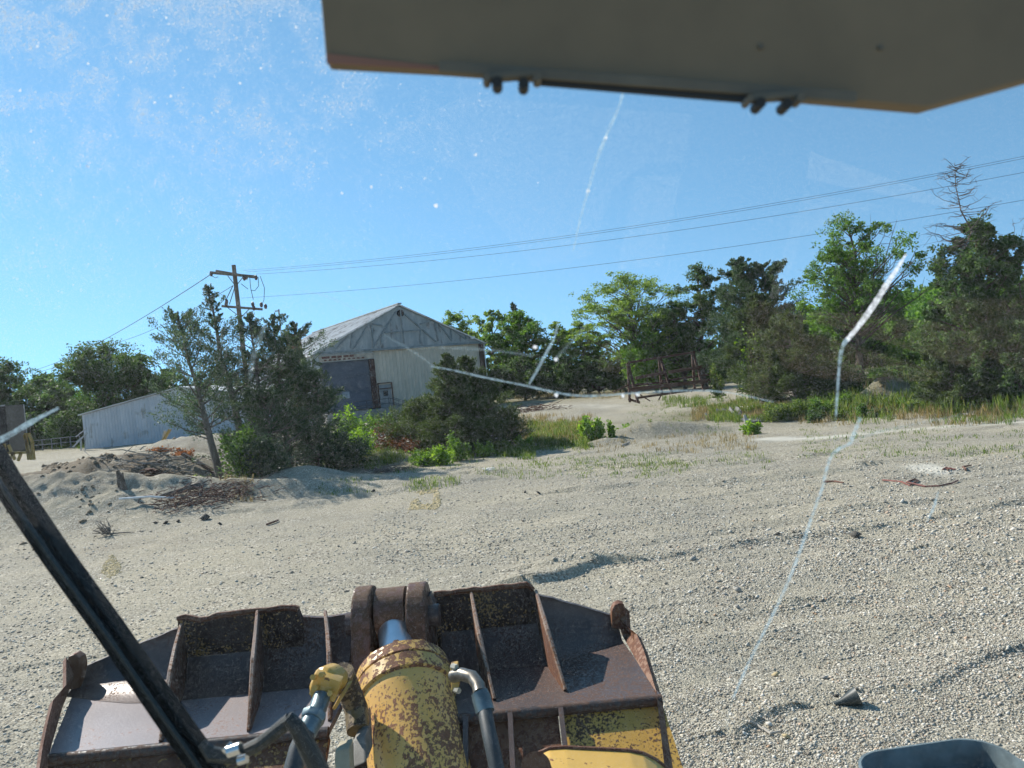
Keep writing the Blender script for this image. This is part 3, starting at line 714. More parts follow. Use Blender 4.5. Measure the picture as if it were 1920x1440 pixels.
# fence rail far left
FR = empty("rail_fence", tuple(P(60, 838, 92)), "low pale rail fence beyond the yard left of the blue shed", "fence")
m = MB()
for dz in (.15, .75): m.bar(P(62, 838, 92) + Vector((0, 0, dz)), P(150, 829, 92) + Vector((0, 0, dz)), .09)
m.build("rail", simple("fence_grey", (.20, .21, .19)), FR)
for k in range(6):
    a = P(62, 838, 92).lerp(P(150, 829, 92), k / 5); m = MB(); m.bar(a - Vector((0, 0, .8)), a + Vector((0, 0, .8)), .1); m.build("post", MATS["fence_grey"], FR)

# dark container on a yellow steel frame at the left edge
yel = rusty("yellow_paint_old", (.50, .33, .07), (.2, .10, .04), .35, 3, 20)
YF = 46.0; a = P(-40, 865, YF); b_ = P(50, 862, YF)
CT = empty("crushing_plant", (a.x, YF, 0), "dark boxy hopper standing on a yellow steel frame at the left edge", "plant")
m = MB()
zt = P(40, 757, YF).z; zb = P(45, 845, YF).z
xh = P(12, 800, YF).x
m.prism([(P(-120, 850, YF).x, YF, zb), (xh, YF, zb), (xh, YF, zt), (P(-120, 760, YF).x, YF, zt)], (0, 1.7, 0))
m.build("hopper", simple("dark_hopper", (.018, .015, .014), .7, scale=1), CT)
m = MB(); m.prism([(xh + .003, YF + .05, zb + .02), (xh + .05, YF + .05, zb + .02), (xh + .05, YF + .05, zt - .02), (xh + .003, YF + .05, zt - .02)], (0, 1.65, 0))
m.build("side_panel", simple("grey_panel", (.10, .09, .075), .6, vary=.3, scale=1.2), CT)
m = MB(); m.bar((xh + .03, YF + 1.74, zb), (xh + .03, YF + 1.74, zt), .09); m.build("trim", simple("pale_trim", (.35, .35, .33)), CT); m = MB(); m.bar((xh - 3, YF - .03, zt), (xh + .05, YF - .03, zt), .09)
m.build("trim", simple("pale_trim", (.35, .35, .33)), CT)
m = MB()
for x0, y0, x1, y1 in ((-60, 852, 62, 848), (8, 832, 11, 866), (16, 834, 28, 862), (48, 812, 54, 862), (46, 815, 60, 862), (60, 830, 64, 862), (40, 848, 34, 864), (-20, 846, -20, 870), (54, 812, 62, 832), (28, 848, 14, 866)):
    m.bar(P(x0, y0, YF - .3), P(x1, y1, YF - .3), .13)
m.build("frame", yel, CT)
for q, (x0, y0, x1, y1) in enumerate(((318, 805, 299, 838), (308, 808, 301, 836))):
    m = MB(); A_, B_ = P(x0, y0, 60), P(x1, y1, 60); m.bar(A_, B_, .16 if q == 0 else .1); m.bar(A_ + Vector((0, .3, 0)), B_ + Vector((0, .3, 0)), .06)
    tag(m.build("steel_prop", yel if q == 0 else simple("pale_prop", (.45, .42, .34))), ("thick yellow prop leaning in front of the blue shed", "thin pale prop leaning left of the yellow one")[q], "prop")

# rusty stack behind the cedars
m = MB(); A_ = P(556, 690, 62); B_ = P(549, 628, 62); m.tube([Vector((B_.x, 62, 0)), Vector((B_.x, 62, B_.z))], .62, 16); m.tube([Vector((B_.x, 62, B_.z - .25)), Vector((B_.x, 62, B_.z + .02))], .70, 16)
ST = tag(m.build("steel_stack", rusty("stack_rust", (.12, .06, .04), (.22, .08, .04), .6, 2, 9, stretch=(1, 1, .2)), smooth=True), "rust red steel stack rising behind the dark cedars", "stack")
m = MB(); A_ = P(523, 585, 64); m.tube([(A_.x, 64, 0), (A_.x, 64, A_.z)], .05, 6); m.box((A_.x, 64, A_.z), (.12, .1, .45)); m.box((A_.x - .18, 64, A_.z + .1), (.3, .06, .1))
tag(m.build("antenna_mast", simple("galv", (.4, .42, .42))), "thin grey antenna mast behind the cedars", "mast")

# ================================================================ utility pole and wires
YP = 56.0
pb = P(462, 700, YP); pt = P(438, 497, YP); pxw = (pb.x + pt.x) / 2
UP = empty("utility_pole", (pxw, YP, 0), "weathered wooden utility pole with two crossarms behind the cedars", "utility pole")
wood = simple("pole_wood", (.20, .165, .13), .9, vary=.3, scale=3, stretch=(1, 1, .15), bumpd=.01)
m = MB(); m.tube([(pb.x + .05, YP, -.3), (pt.x, YP, pt.z)], [.2, .15], 12); m.build("pole", wood, UP, smooth=True)
def arm(x0, y0, x1, y1, w, dz=0, Y=YP - .25):
    m = MB(); m.bar(P(x0, y0, Y) , P(x1, y1, Y), w, w * 1.1); return m.build("crossarm", wood, UP)
arm(394, 511, 481, 519, .17); arm(405, 508, 476, 520, .15, Y=YP + .25); arm(416, 574, 492, 580, .15)
m = MB()
for x0, y0, x1, y1 in ((427, 517, 440, 534), (456, 519, 446, 532), (427, 577, 447, 592), (467, 580, 453, 594), (437, 535, 424, 562), (441, 536, 430, 571)): m.bar(P(x0, y0, YP - .36), P(x1, y1, YP - .36), .045)
m.build("brace", simple("pole_iron", (.10, .10, .10), .6), UP)
for px_, py_ in ((396, 514), (458, 522), (462, 520), (480, 521), (425, 566), (424, 571), (474, 571), (490, 572), (476, 578), (498, 575)):
    p = P(px_, py_, YP - .3); m = MB(); m.tube([p - Vector((0, 0, .16)), p, p + Vector((0, 0, .14)), p + Vector((0, 0, .2))], [.07, .13, .10, .04], 8); m.build("insulator", simple("porcelain", (.12, .08, .07), .3), UP, smooth=True)
for pts in (((468, 517), (470, 540), (475, 562)), ((484, 519), (485, 536), (478, 545), (470, 544)), ((488, 518), (496, 540), (495, 562), (491, 572)), ((452, 532), (465, 542)), ((395, 516), (404, 521), (409, 519))):
    m = MB(); m.tube([P(a, b, YP - .4) for a, b in pts], .022, 5); m.build("jumper_wire", simple("wire_black", (.02, .02, .02), .5), UP)
def wire(name, a, b, Y0, Y1, sag, label, r=.018):
    A_, B_ = P(*a, Y0), P(*b, Y1); pts = []
    for k in range(41):
        t = k / 40; p = A_.lerp(B_, t); p.z -= sag * 4 * t * (1 - t); pts.append(p)
    m = MB(); m.tube(pts, [r * (1.0 + 0 * k) for k in range(41)], 5)
    tag(m.build(name, simple("wire_black", (.02, .02, .02), .5)), label, "cable", "overhead cables of the pole")
wire("power_cable", (456, 507), (2060, 264), YP, 40, .9, "uppermost of the four long cables crossing the right sky", .009)
wire("power_cable", (462, 510), (2060, 268), YP + .3, 40, .9, "second of the four long cables, close under the uppermost", .009)
wire("power_cable", (480, 514), (2060, 296), YP, 40, .9, "third cable down crossing the right sky", .010)
wire("power_cable", (452, 559), (2060, 350), YP, 40, .8, "lowest of the four cables crossing the right sky", .010)
wire("power_cable", (396, 514), (62, 695), YP, 120, .8, "upper cable running down to the left from the pole", .028)
wire("power_cable", (436, 536), (180, 650), YP, 105, .8, "lower cable running down to the left from the pole", .022)
wire("power_cable", (180, 650), (40, 702), 105, 140, .8, "far end of the lower left cable above the far trees", .03)

# ================================================================ rusty pipe rack
YR = 66.0
def RP(px, py, dy=0): return P(px, py, YR + dy)
RK = empty("steel_rack", tuple(G(1240, 745)), "long rusty steel storage rack of A shaped frames on the far gravel", "rack")
def rb(name, segs, w=.17):
    m = MB()
    for s_ in segs: m.bar(RP(s_[0], s_[1], s_[4] if len(s_) > 4 else 0), RP(s_[2], s_[3], s_[5] if len(s_) > 5 else (s_[4] if len(s_) > 4 else 0)), w)
    return m.build(name, rusty("rack_rust", (.085, .05, .04), (.10, .05, .032), .7, 4, 22), RK)
rb("frame", [(1177, 680, 1181, 754, 0), (1178, 682, 1196, 754, .6, -1.2), (1178, 748, 1200, 755, -.6), (1178, 723, 1193, 722, 0)], .2)
rb("frame", [(1236, 672, 1241, 740, 0), (1238, 672, 1260, 738, .6, -1.2), (1240, 714, 1254, 714, -.4)], .2)
rb("frame", [(1298, 662, 1303, 733, 0), (1300, 663, 1320, 732, .6, -1.2), (1301, 690, 1313, 688, -.4)], .2)
rb("rail", [(1178, 680, 1303, 660)], .2)
rb("rail", [(1192, 709, 1249, 698, -.7), (1254, 698, 1315, 688, -.7)], .27)
rb("rail", [(1176, 723, 1256, 716, .2), (1238, 715, 1345, 700, .2)], .18)
rb("rail", [(1178, 731, 1346, 712, -1)], .32)
rb("rail", [(1196, 746, 1358, 723, -.6)], .18)
rb("brace", [(1200, 740, 1219, 752, -.8), (1240, 740, 1235, 750, -.8), (1296, 735, 1305, 724, -.6), (1150, 735, 1180, 721, 0)], .09)

# ================================================================ trees
k = 0
def tree(kind, pxb, pyb, Y, pyt, wpx, leaf, label, name="deciduous_tree", **kw):
    global k
    x, y, h = top_h(pxb, pyb, Y, pxb - (pyb - pyt) * .098, pyt); w = wpx / F_PX * Y; k += 1
    if kind == 'd': return deciduous(name, '', x, y, h, w, leaf, seed=kw.pop('seed', k), label=label, **kw)
    return cedar(name, x, y, h, w, leaf, seed=kw.pop('seed', k), label=label, **kw)
far = "trees beyond the yard"
# left background
tree('d', 20, 840, 108, 672, 130, L_dark, "dark leafy tree at the left edge beyond the yard", nleaf=9000, lsize=.42, group=far)
tree('d', 95, 838, 104, 700, 120, L_dark, "rounded tree between the left edge and the tallest left tree", nleaf=8000, lsize=.42, group=far)
tree('d', 195, 835, 100, 640, 175, L_dark, "tallest dark tree above the blue shed roof", nleaf=15000, lsize=.40, group=far, clumps=95)
tree('d', 268, 832, 103, 672, 110, L_dark, "dark tree right of the tallest one over the shed", nleaf=9000, lsize=.4, group=far)
tree('d', 330, 815, 112, 690, 110, L_dark, "leafy tree just behind the tip of the blue shed roof", nleaf=7000, lsize=.4, group=far)
tree('d', 130, 838, 122, 718, 150, L_mid, "mid green tree low behind the left tree row", nleaf=7000, lsize=.45, group=far, trunk_frac=.1)
tree('d', 420, 800, 118, 690, 120, L_dark, "dark tree mostly hidden behind the cedars", nleaf=6000, lsize=.4, group=far)
tree('d', 60, 838, 99, 775, 150, L_dark, "low bushy tree over the far rail fence", nleaf=6000, lsize=.38, group=far, trunk_frac=.03)
tree('d', 130, 835, 97, 772, 120, L_dark, "low dark bush tree beside the corner of the shed", nleaf=6000, lsize=.38, group=far, trunk_frac=.03)
# between warehouse and rack
tree('d', 865, 740, 122, 578, 95, L_light, "light green tree directly behind the warehouse roof", nleaf=8000, lsize=.42, group=far)
tree('d', 935, 742, 108, 575, 95, L_light, "tall airy tree just right of the warehouse", nleaf=5500, lsize=.40, group=far, clumps=50, clump_r=.10)
tree('d', 985, 742, 104, 583, 110, L_mid, "full mid green tree right of the airy one", nleaf=12000, lsize=.38, group=far)
tree('c', 978, 742, 118, 568, 60, L_cedar, "pointed dark conifer top above the mid green tree", name="conifer_tree", n=5000, lsize=.6, group=far)
tree('d', 1050, 742, 104, 608, 100, L_light, "spreading light tree behind the pale glass star", nleaf=8000, lsize=.38, group=far, flat=.4)
for i, (a, b, c, d_, e, f_) in enumerate(((915, 744, 100, 672, 90, "low dark bush tree at the corner of the warehouse"), (985, 742, 99, 670, 100, "low dark thicket tree right of the warehouse corner"), (1060, 740, 98, 672, 110, "low dark thicket tree below the spreading light tree"), (1125, 738, 97, 668, 100, "low dark thicket tree left of the rack"), (1190, 730, 96, 660, 110, "low thicket tree behind the left frame of the rack"), (1262, 726, 96, 650, 110, "low thicket tree behind the middle of the rack"), (1335, 720, 96, 640, 120, "low thicket tree behind the right end of the rack"))):
    tree('d', a, b, c, d_, e, L_mid if i == 5 else L_dark, f_, nleaf=7000, lsize=.36, group=far, trunk_frac=.02)
tree('d', 1105, 740, 100, 600, 90, L_light, "low light green tree left of the wide locust", nleaf=6000, lsize=.38, group=far, flat=.35)
tree('d', 1195, 732, 88, 508, 200, L_light, "wide feathery locust tree rising left of centre right", nleaf=17000, lsize=.28, group=far, flat=.45, clumps=130, clump_r=.085, trunk_frac=.3)
tree('d', 1232, 735, 86, 596, 130, L_mid, "fuller green tree at the foot of the feathery locust", nleaf=11000, lsize=.30, group=far, trunk_frac=.1)
tree('d', 1325, 728, 84, 490, 130, L_dark, "tall narrow dark green tree right of the locust", nleaf=15000, lsize=.30, group=far, trunk_frac=.12)
tree('d', 1285, 728, 84, 560, 90, L_dark, "dark tree squeezed between the locust and the tall narrow tree", nleaf=9000, lsize=.30, group=far, trunk_frac=.1)
tree('c', 1405, 735, 74, 488, 130, L_cedar, "tall dark conifer with a pointed top right of the narrow tree", name="conifer_tree", n=30000, lsize=.26, group=far, bare=.1, ragged=.5, shape=.6)
tree('c', 1452, 740, 72, 496, 150, L_cedar, "second tall dark conifer behind the olive cedars", name="conifer_tree", n=34000, lsize=.26, group=far, bare=.05, ragged=.5, shape=.6)
# olive cedars in the right middle
near = "trees along the right edge of the yard"
tree('c', 1432, 745, 54, 555, 118, L_cedar2, "rounded olive cedar directly right of the rack", name="cedar_tree", n=22000, lsize=.26, group=near, bare=.08, shape=.7)
tree('c', 1492, 770, 46, 600, 155, L_cedar2, "broad low olive cedar with a bright vine beside it", name="cedar_tree", n=24000, lsize=.22, group=near, bare=.02, shape=.6)
tree('d', 1560, 775, 58, 592, 180, L_mid, "bushy green tree under the tall forked tree", nleaf=14000, lsize=.26, group=near, trunk_frac=.05)
tree('d', 1622, 770, 52, 398, 200, L_mid, "tall open forked tree with dead branches on its right", nleaf=17000, lsize=.20, group=near, trunk_frac=.3, clumps=120, clump_r=.085, seed=91)
tree('d', 1600, 775, 55, 535, 150, L_dark, "dense dark tree around the trunk of the forked tree", nleaf=13000, lsize=.26, group=near, trunk_frac=.05)
tree('d', 1520, 760, 60, 560, 90, L_bright, "small bright green tree left of the forked tree", nleaf=5000, lsize=.22, group=near, trunk_frac=.1, clumps=40)
tree('d', 1690, 770, 60, 610, 190, L_mid, "mid green tree behind the bright crack", nleaf=12000, lsize=.26, group=near, trunk_frac=.05)
tree('d', 1765, 775, 58, 640, 150, L_mid, "low green tree in front of the far hill", nleaf=9000, lsize=.26, group=near, trunk_frac=.03)
tree('d', 1845, 780, 34.5, 402, 185, L_dark, "tall vine covered tree with a bare dead top", nleaf=36000, lsize=.17, group=near, trunk_frac=.03, flat=.9, clumps=130, clump_r=.10, seed=44)
tree('d', 1800, 780, 37, 560, 130, L_dark, "dark leafy tree left of the vine covered one", nleaf=15000, lsize=.18, group=near, trunk_frac=.03)
tree('c', 1790, 785, 34, 660, 130, L_cedar2, "low olive cedar at the foot of the vine covered tree", name="cedar_tree", n=16000, lsize=.18, group=near, bare=.02, shape=.6)
tree('d', 1925, 780, 36, 430, 110, L_dark, "thin leaved tree cut by the right edge", nleaf=9000, lsize=.18, group=near, trunk_frac=.1, clump_r=.08)
tree('d', 1905, 785, 33, 600, 150, L_dark, "dark bushy tree at the right edge", nleaf=16000, lsize=.17, group=near, trunk_frac=.02)
tree('d', 1680, 775, 46, 690, 140, L_dark, "dark low thicket tree below the bright crack", nleaf=9000, lsize=.2, group=near, trunk_frac=.02)
tree('d', 1560, 775, 47, 680, 120, L_dark, "dark low thicket tree right of the broad olive cedar", nleaf=9000, lsize=.2, group=near, trunk_frac=.02)
def dead_top(name, pxb, pyb, Y, tips, label, r=.06, seed=3):
    rng = np.random.default_rng(seed); x, y = XY(pxb, pyb, Y)
    m = MB()
    for (x0, y0, x1, y1, w, nt) in tips:
        A_, B_ = P(x0, y0, Y), P(x1, y1, Y); path = []
        for q in range(7):
            t = q / 6; path.append(A_.lerp(B_, t) + Vector((rng.normal(), rng.normal(), rng.normal())) * .02 * (B_ - A_).length * (0 < q < 6))
        m.tube(path, [w * (1 - .85 * q / 6) for q in range(7)], 6)
        for q in range(nt):
            t = rng.uniform(.12, .98); s_ = path[0].lerp(path[-1], t); sd = 1 if rng.random() < .5 else -1; L = (B_ - A_).length * rng.uniform(.08, .36) * (1.15 - t * .7)
            e = s_ + Vector((sd * rng.uniform(.6, 1), rng.uniform(-.8, .8), rng.uniform(-.15, .55))).normalized() * L; mm = s_.lerp(e, .5) + Vector((rng.normal() * .06, 0, -.08 + rng.normal() * .07)) * L; m2_ = mm.lerp(e, .5) + Vector((rng.normal(), 0, rng.normal())) * L * .07
            m.tube([s_, mm, m2_, e], [w * .26, w * .16, .010, .004], 4, False)
            for z_ in range(3):
                s2 = mm.lerp(e, rng.uniform(0, .8)); m.tube([s2, s2 + Vector((rng.normal(), rng.normal(), rng.normal() * .7)) * L * .22], [w * .12, .004], 3, False)
    o = m.build(name, dead_wood, origin=(x, y, g(x, y))); return tag(o, label, "tree")
dead_top("dead_tree", 1840, 700, 34.2, [(1822, 560, 1790, 305, .07, 95), (1808, 440, 1868, 378, .04, 8), (1806, 430, 1760, 420, .03, 6), (1812, 470, 1730, 425, .03, 6)], "bare dead treetop standing above the vine covered tree")
dead_top("dead_tree", 1640, 700, 51, [(1620, 600, 1682, 412, .06, 12), (1630, 560, 1690, 470, .05, 10), (1625, 570, 1660, 420, .05, 10), (1640, 590, 1694, 500, .04, 8), (1560, 590, 1505, 590, .03, 6)], "bare grey branches fanning out right of the forked tree", seed=8)
dead_top("dead_tree", 1930, 700, 35, [(1915, 560, 1898, 410, .03, 8), (1910, 520, 1920, 420, .03, 8)], "thin bare stems at the right edge", seed=9)
# woods on the far hill
def wood_mass():
    rng = np.random.default_rng(5); n = 900; cs = []
    px = rng.uniform(1380, 2300, n); Y = rng.uniform(190, 330, n)
    x = np.array([P(a, 640, b).x for a, b in zip(px, Y)]); z = gh(x, Y)
    R = rng.uniform(3.5, 6, n); per = 95
    ci = np.repeat(np.arange(n), per); dv = unit(rng.normal(size=(n * per, 3))) * (rng.random((n * per, 1)) ** .3)
    c = np.stack([x, Y, z + 4], 1)[ci] + dv * R[ci][:, None] * np.array([1, 1, 1.1])
    c[:, 2] = np.maximum(c[:, 2], z[ci] + .3)
    V, Fq = leaf_quads(c, dv + rng.normal(size=c.shape) * .8, rng.uniform(.9, 1.7, len(c)), rng.uniform(.7, 1.3, len(c)), rng)
    tag(np_mesh("forest", V, Fq, L_mid), "distant green wood covering the hill at the right", "forest", kind="stuff")
    x = np.linspace(-130, 60, 150); x = x + rng.normal(size=150) * 2; Y = 128 + rng.uniform(0, 26, 150); z = gh(x, Y); R = rng.uniform(2.5, 4.5, 150); per = 260
    ci = np.repeat(np.arange(150), per); dv = unit(rng.normal(size=(150 * per, 3))) * (rng.random((150 * per, 1)) ** .35)
    c = np.stack([x, Y, z + 3.2], 1)[ci] + dv * R[ci][:, None] * np.array([1, 1, 1.15]); c[:, 2] = np.maximum(c[:, 2], z[ci])
    V, Fq = leaf_quads(c, dv + rng.normal(size=c.shape) * .8, rng.uniform(.4, .8, len(c)), rng.uniform(.3, .55, len(c)), rng)
    tag(np_mesh("undergrowth", V, Fq, L_dark), "dark thicket closing the gaps behind the tree row", "undergrowth", kind="stuff")
wood_mass()

# the cedars on the left and the bushy cedar before the warehouse
ced = "dark cedars behind the shaded gravel"
def ced_px(pxb, pyb, Y, pxt, pyt, wpx, label, **kw):
    x, y = XY(pxb, pyb, Y); z0 = g(x, y); T = P(pxt, pyt, Y); h = T.z - z0
    kw['n'] = int(kw['n'] * (1.9 if kw.get('leaf') else 1.3)); kw['lsize'] *= .72
    return cedar("cedar_tree", x, y, h, wpx / F_PX * Y, kw.pop('leaf', L_cedar), lean=(T.x - x, 0), label=label, group=ced, **kw)
ced_px(415, 893, 31, 332, 590, 235, "leaning open cedar with a bare lower trunk, leftmost of the group", n=11500, lsize=.15, seed=101, bare=.25, ragged=.6, shape=.7, nb=60, upsweep=.8)
ced_px(468, 880, 33, 384, 534, 170, "tallest thin topped cedar left of the pole", n=9500, lsize=.15, seed=102, bare=.25, ragged=.6, shape=1.0, nb=64, upsweep=.8)
ced_px(500, 885, 33, 470, 590, 190, "cedar standing in front of the utility pole", n=12000, lsize=.15, seed=103, bare=.18, ragged=.55, shape=.8, nb=74, upsweep=.7)
ced_px(545, 890, 33.5, 512, 590, 170, "dense cedar right of the pole", n=13500, lsize=.15, seed=104, bare=.06, ragged=.5, shape=.8, nb=84, upsweep=.6)
ced_px(585, 885, 35, 552, 605, 180, "pointed cedar covering the corner of the warehouse", n=14500, lsize=.15, seed=105, bare=.05, ragged=.5, shape=.8, nb=84)
ced_px(600, 888, 34, 592, 700, 120, "low cedar at the right end of the group", n=11000, lsize=.14, seed=106, bare=.02, shape=.5)
ced_px(510, 895, 31.5, 500, 740, 170, "low dense cedar growth under the group", n=8000, lsize=.14, seed=107, bare=.02, shape=.4)
ced_px(850, 852, 37, 836, 664, 150, "bushy cedar directly in front of the cream wall", leaf=L_cedar2, n=24000, lsize=.15, seed=108, bare=.0, shape=1.05, ragged=.3, nb=140)
ced_px(885, 850, 38, 867, 668, 150, "second point of the bushy cedar growth before the wall", leaf=L_cedar2, n=22000, lsize=.15, seed=109, bare=.0, shape=1.05, ragged=.3, nb=130)
ced_px(925, 852, 38, 899, 700, 130, "right hand cedar of the bushy clump before the wall", leaf=L_cedar2, n=16000, lsize=.15, seed=110, bare=.0, shape=1.05, ragged=.3, nb=100)
ced_px(790, 850, 39, 783, 760, 130, "low cedar at the left foot of the bushy clump", leaf=L_cedar2, n=12000, lsize=.14, seed=111, bare=.0, shape=.5)
ced_px(950, 850, 38.5, 950, 770, 90, "sparse low cedar at the right foot of the clump", leaf=L_cedar2, n=5000, lsize=.14, seed=112, bare=.0, shape=.5)

# shrubs and broad leaved plants
def sh(px, py, Y, pyt, wpx, leaf, n, ls, label, **kw):
    global k
    x, y = XY(px, py, Y); h = P(px, pyt, Y).z - g(x, y); k += 1
    return shrub(kw.pop('name', "shrub"), x, y, max(h, .3), wpx / F_PX * Y, leaf, n, ls, seed=200 + k, label=label, **kw)
sg_ = "green shrubs at the edge of the yard"
sh(465, 890, 29.8, 790, 90, L_shrub, 3200, .13, "leafy green shrub in front of the cedar trunks", group=sg_)
sh(510, 895, 29.8, 800, 90, L_cedar, 3000, .13, "dark shrub between the green shrub and the cedar group", group=sg_)
sh(640, 875, 34, 800, 100, L_cedar, 3600, .13, "dark green shrub right of the cedars", group=sg_)
sh(625, 872, 36, 822, 50, L_shrub, 1500, .12, "yellowish tipped shrub right of the low cedar", group=sg_)
sh(640, 815, 52, 752, 70, L_bright, 2200, .19, "bright green bush beside the roller door", group=sg_)
sh(668, 830, 44, 795, 60, L_bright, 1300, .16, "small bright bush between the door and the weeds", group=sg_)
sh(690, 850, 38, 800, 40, L_bright, 900, .13, "light fern like weed left of the brown brush", group=sg_)
sh(700, 795, 60, 768, 80, L_shrub, 1500, .2, "low green bush at the foot of the loading dock", group=sg_)
sh(745, 800, 52, 762, 30, L_bright, 500, .18, "yellow green sprig in front of the stairs", group=sg_)
sh(730, 850, 40, 785, 70, L_brown, 2000, .14, "reddish brown dead brush left of the bushy cedar", group=sg_)
sh(760, 862, 37, 815, 60, L_brown, 1400, .12, "brown twiggy brush under the bushy cedar", group=sg_)
sh(800, 870, 33.5, 840, 60, L_shrub, 1300, .11, "green weeds before the bushy cedar", group=sg_)
sh(825, 870, 33, 825, 55, L_bright, 1200, .11, "light green weed clump under the bushy cedar", group=sg_)
sh(860, 866, 34, 800, 50, L_shrub, 1000, .12, "tall green weed against the bushy cedar", group=sg_)
sh(910, 858, 35, 820, 40, L_bright, 900, .11, "bright weed right of the tall one before the cedar", group=sg_)
sh(975, 848, 37, 812, 16, L_bright, 300, .12, "thin bright sprout right of the bushy cedar", group=sg_)
sh(992, 848, 37, 815, 22, L_bright, 500, .12, "second bright sprout right of the bushy cedar", group=sg_)
sh(935, 852, 36, 828, 60, L_grass, 1200, .11, "yellow green weed clump at the right of the cedar foot", group=sg_)
sh(1113, 834, 35.2, 770, 46, L_bright, 2000, .13, "bushiest bright green broad leaved plant on the gravel", name="sapling")
sh(1146, 828, 35.2, 786, 16, L_bright, 380, .13, "small bright plant just right of the bushiest one", name="sapling")
sh(1168, 824, 37.5, 790, 34, L_bright, 520, .13, "low spreading bright plant beside the gravel pile", name="sapling")
sh(1411, 832, 33.0, 786, 38, L_bright, 800, .12, "lone bright green plant in the open gravel", name="sapling")
sh(1275, 812, 42, 788, 10, L_grass, 120, .1, "thin upright weed left of the low gravel pile", name="weed")
sh(1222, 808, 42, 780, 14, L_grass, 130, .1, "thin forked weed behind the gravel pile", name="weed")
sh(1405, 680, 53.0, 583, 45, L_bright, 700, .2, "bright yellow green vine climbing the olive cedar", name="vine")
sh(380, 903, 29, 880, 40, L_grass, 400, .11, "small weed beside the leaning beam", name="weed")
sh(300, 858, 40, 838, 50, L_orange, 900, .12, "orange dead cedar bough on the spoil", name="dead_bough")
sh(345, 862, 38, 840, 40, L_orange, 700, .12, "second orange dead bough beside the leaning beam", name="dead_bough")
sh(1345, 730, 64, 676, 30, L_grass, 900, .2, "tall pale weed at the right end of the rack", name="weed")
for i, (a, b, c, w_, nm) in enumerate(((1590, 775, 740, 70, "just right of the lower crack"), (1660, 782, 755, 50, "below the dirt pile"), (1725, 775, 728, 50, "at the right flank of the dirt pile"), (1795, 782, 752, 50, "before the low olive cedar"), (1865, 782, 742, 60, "between the vine covered tree and the edge"), (1500, 775, 740, 60, "between the broad olive cedar and the thicket"), (1540, 780, 745, 60, "left of the dirt pile"), (1700, 780, 750, 50, "in front of the dirt pile"), (1760, 778, 735, 60, "right of the dirt pile"), (1830, 775, 725, 80, "under the vine covered tree"), (1895, 775, 720, 80, "at the right edge"), (1450, 785, 755, 60, "at the foot of the broad olive cedar"))):
    sh(a, b, 38 if i > 2 else 42, c, w_, (L_shrub, L_mid, L_grass)[i % 3], 1900, .11, "leafy green weeds " + nm, group="weeds along the right trees")

for i, (a, b, c, w_, cm) in enumerate(((1530, 782, 760, 40, "first from the left crack foot"), (1575, 786, 758, 26, "slim, under the lower crack"), (1615, 784, 742, 22, "tall and slim, left of the dirt pile"), (1645, 788, 765, 40, "low, before the dirt pile"), (1712, 786, 748, 24, "slim, right of the dirt pile"), (1745, 788, 760, 44, "low and wide, behind the bleached branch"), (1815, 786, 735, 26, "tall, left of the vine covered trunk"), (1880, 786, 745, 40, "bushy, near the right edge"), (1915, 784, 730, 26, "tall, cut by the right edge"))):
    sh(a, b, 35.5, c, w_, (L_dark, L_grass, L_shrub)[i % 3], 900, .10, "ragged roadside weed " + cm, name="weed", group="ragged weeds along the right bank")
# grass
grass("grass", [(990, 1100, 795, 838, 1300, 1), (1330, 1520, 765, 792, 1300, 1), (760, 1000, 838, 862, 1500, .8), (620, 800, 835, 872, 900, .7), (1000, 1110, 828, 845, 200, .5), (1520, 1960, 742, 786, 1500, 1.0), (1520, 1960, 742, 780, 900, 1.9), (1560, 1900, 780, 796, 260, .7), (1240, 1420, 745, 765, 700, 1), (690, 760, 845, 870, 400, .5)], L_grass, "green grass and weeds at the edges of the yard", .42, 3)
grass("dry_grass", [(960, 1110, 780, 830, 1100, 1), (1300, 1520, 755, 790, 1200, .9), (1500, 1960, 745, 792, 700, 1.2), (920, 1170, 740, 748, 700, 1.6), (380, 470, 900, 925, 500, .5), (1120, 1420, 815, 850, 260, .5), (1490, 1920, 770, 800, 500, .6)], L_straw, "dry straw coloured grass at the edges of the yard", .38, 4)
grass("grass_tufts", [(820, 1300, 850, 900, 420, .45), (1000, 1450, 850, 880, 300, .4), (1500, 1960, 800, 860, 420, .4), (740, 860, 880, 920, 150, .6), (600, 760, 890, 925, 120, .4), (1180, 1420, 750, 812, 380, .6)], L_grass, "thin scattered tufts growing through the gravel", .28, 5)
grass("field_grass", [(60, 160, 826, 842, 1600, .9)], L_grass, "green field grass beyond the far rail fence", .5, 6)

# ================================================================ debris and small things in the yard
def stick(m, a, b, r0, r1, wob=.05, rng=rs, n=5):
    a = Vector(a); b = Vector(b); L = (b - a).length; pts = []
    for q in range(n):
        t = q / (n - 1); o = Vector((rng.normal(), rng.normal(), rng.normal() * .5)) * wob * L * (0 < q < n - 1); pts.append(a.lerp(b, t) + o)
    m.tube(pts, [r0 + (r1 - r0) * q / (n - 1) for q in range(n)], 6); return pts
def up(p, z): return Vector((p.x, p.y, p.z + z))
# broken stump
p = G(229, 916); hgt = P(228, 882, p.y).z - p.z
m = MB(); m.tube([up(p, -.1), up(p, .1), up(p, hgt * .6) + Vector((-.03, 0, 0)), up(p, hgt) + Vector((-.09, 0, 0))], [.17, .13, .11, .05], 9)
m.tube([up(p, hgt * .5), up(p, hgt * .88) + Vector((.08, 0, 0))], [.09, .02], 6)
tag(m.build("tree_stump", bark, smooth=True, origin=tuple(p)), "short broken brown stump standing on the gravel slope", "stump")
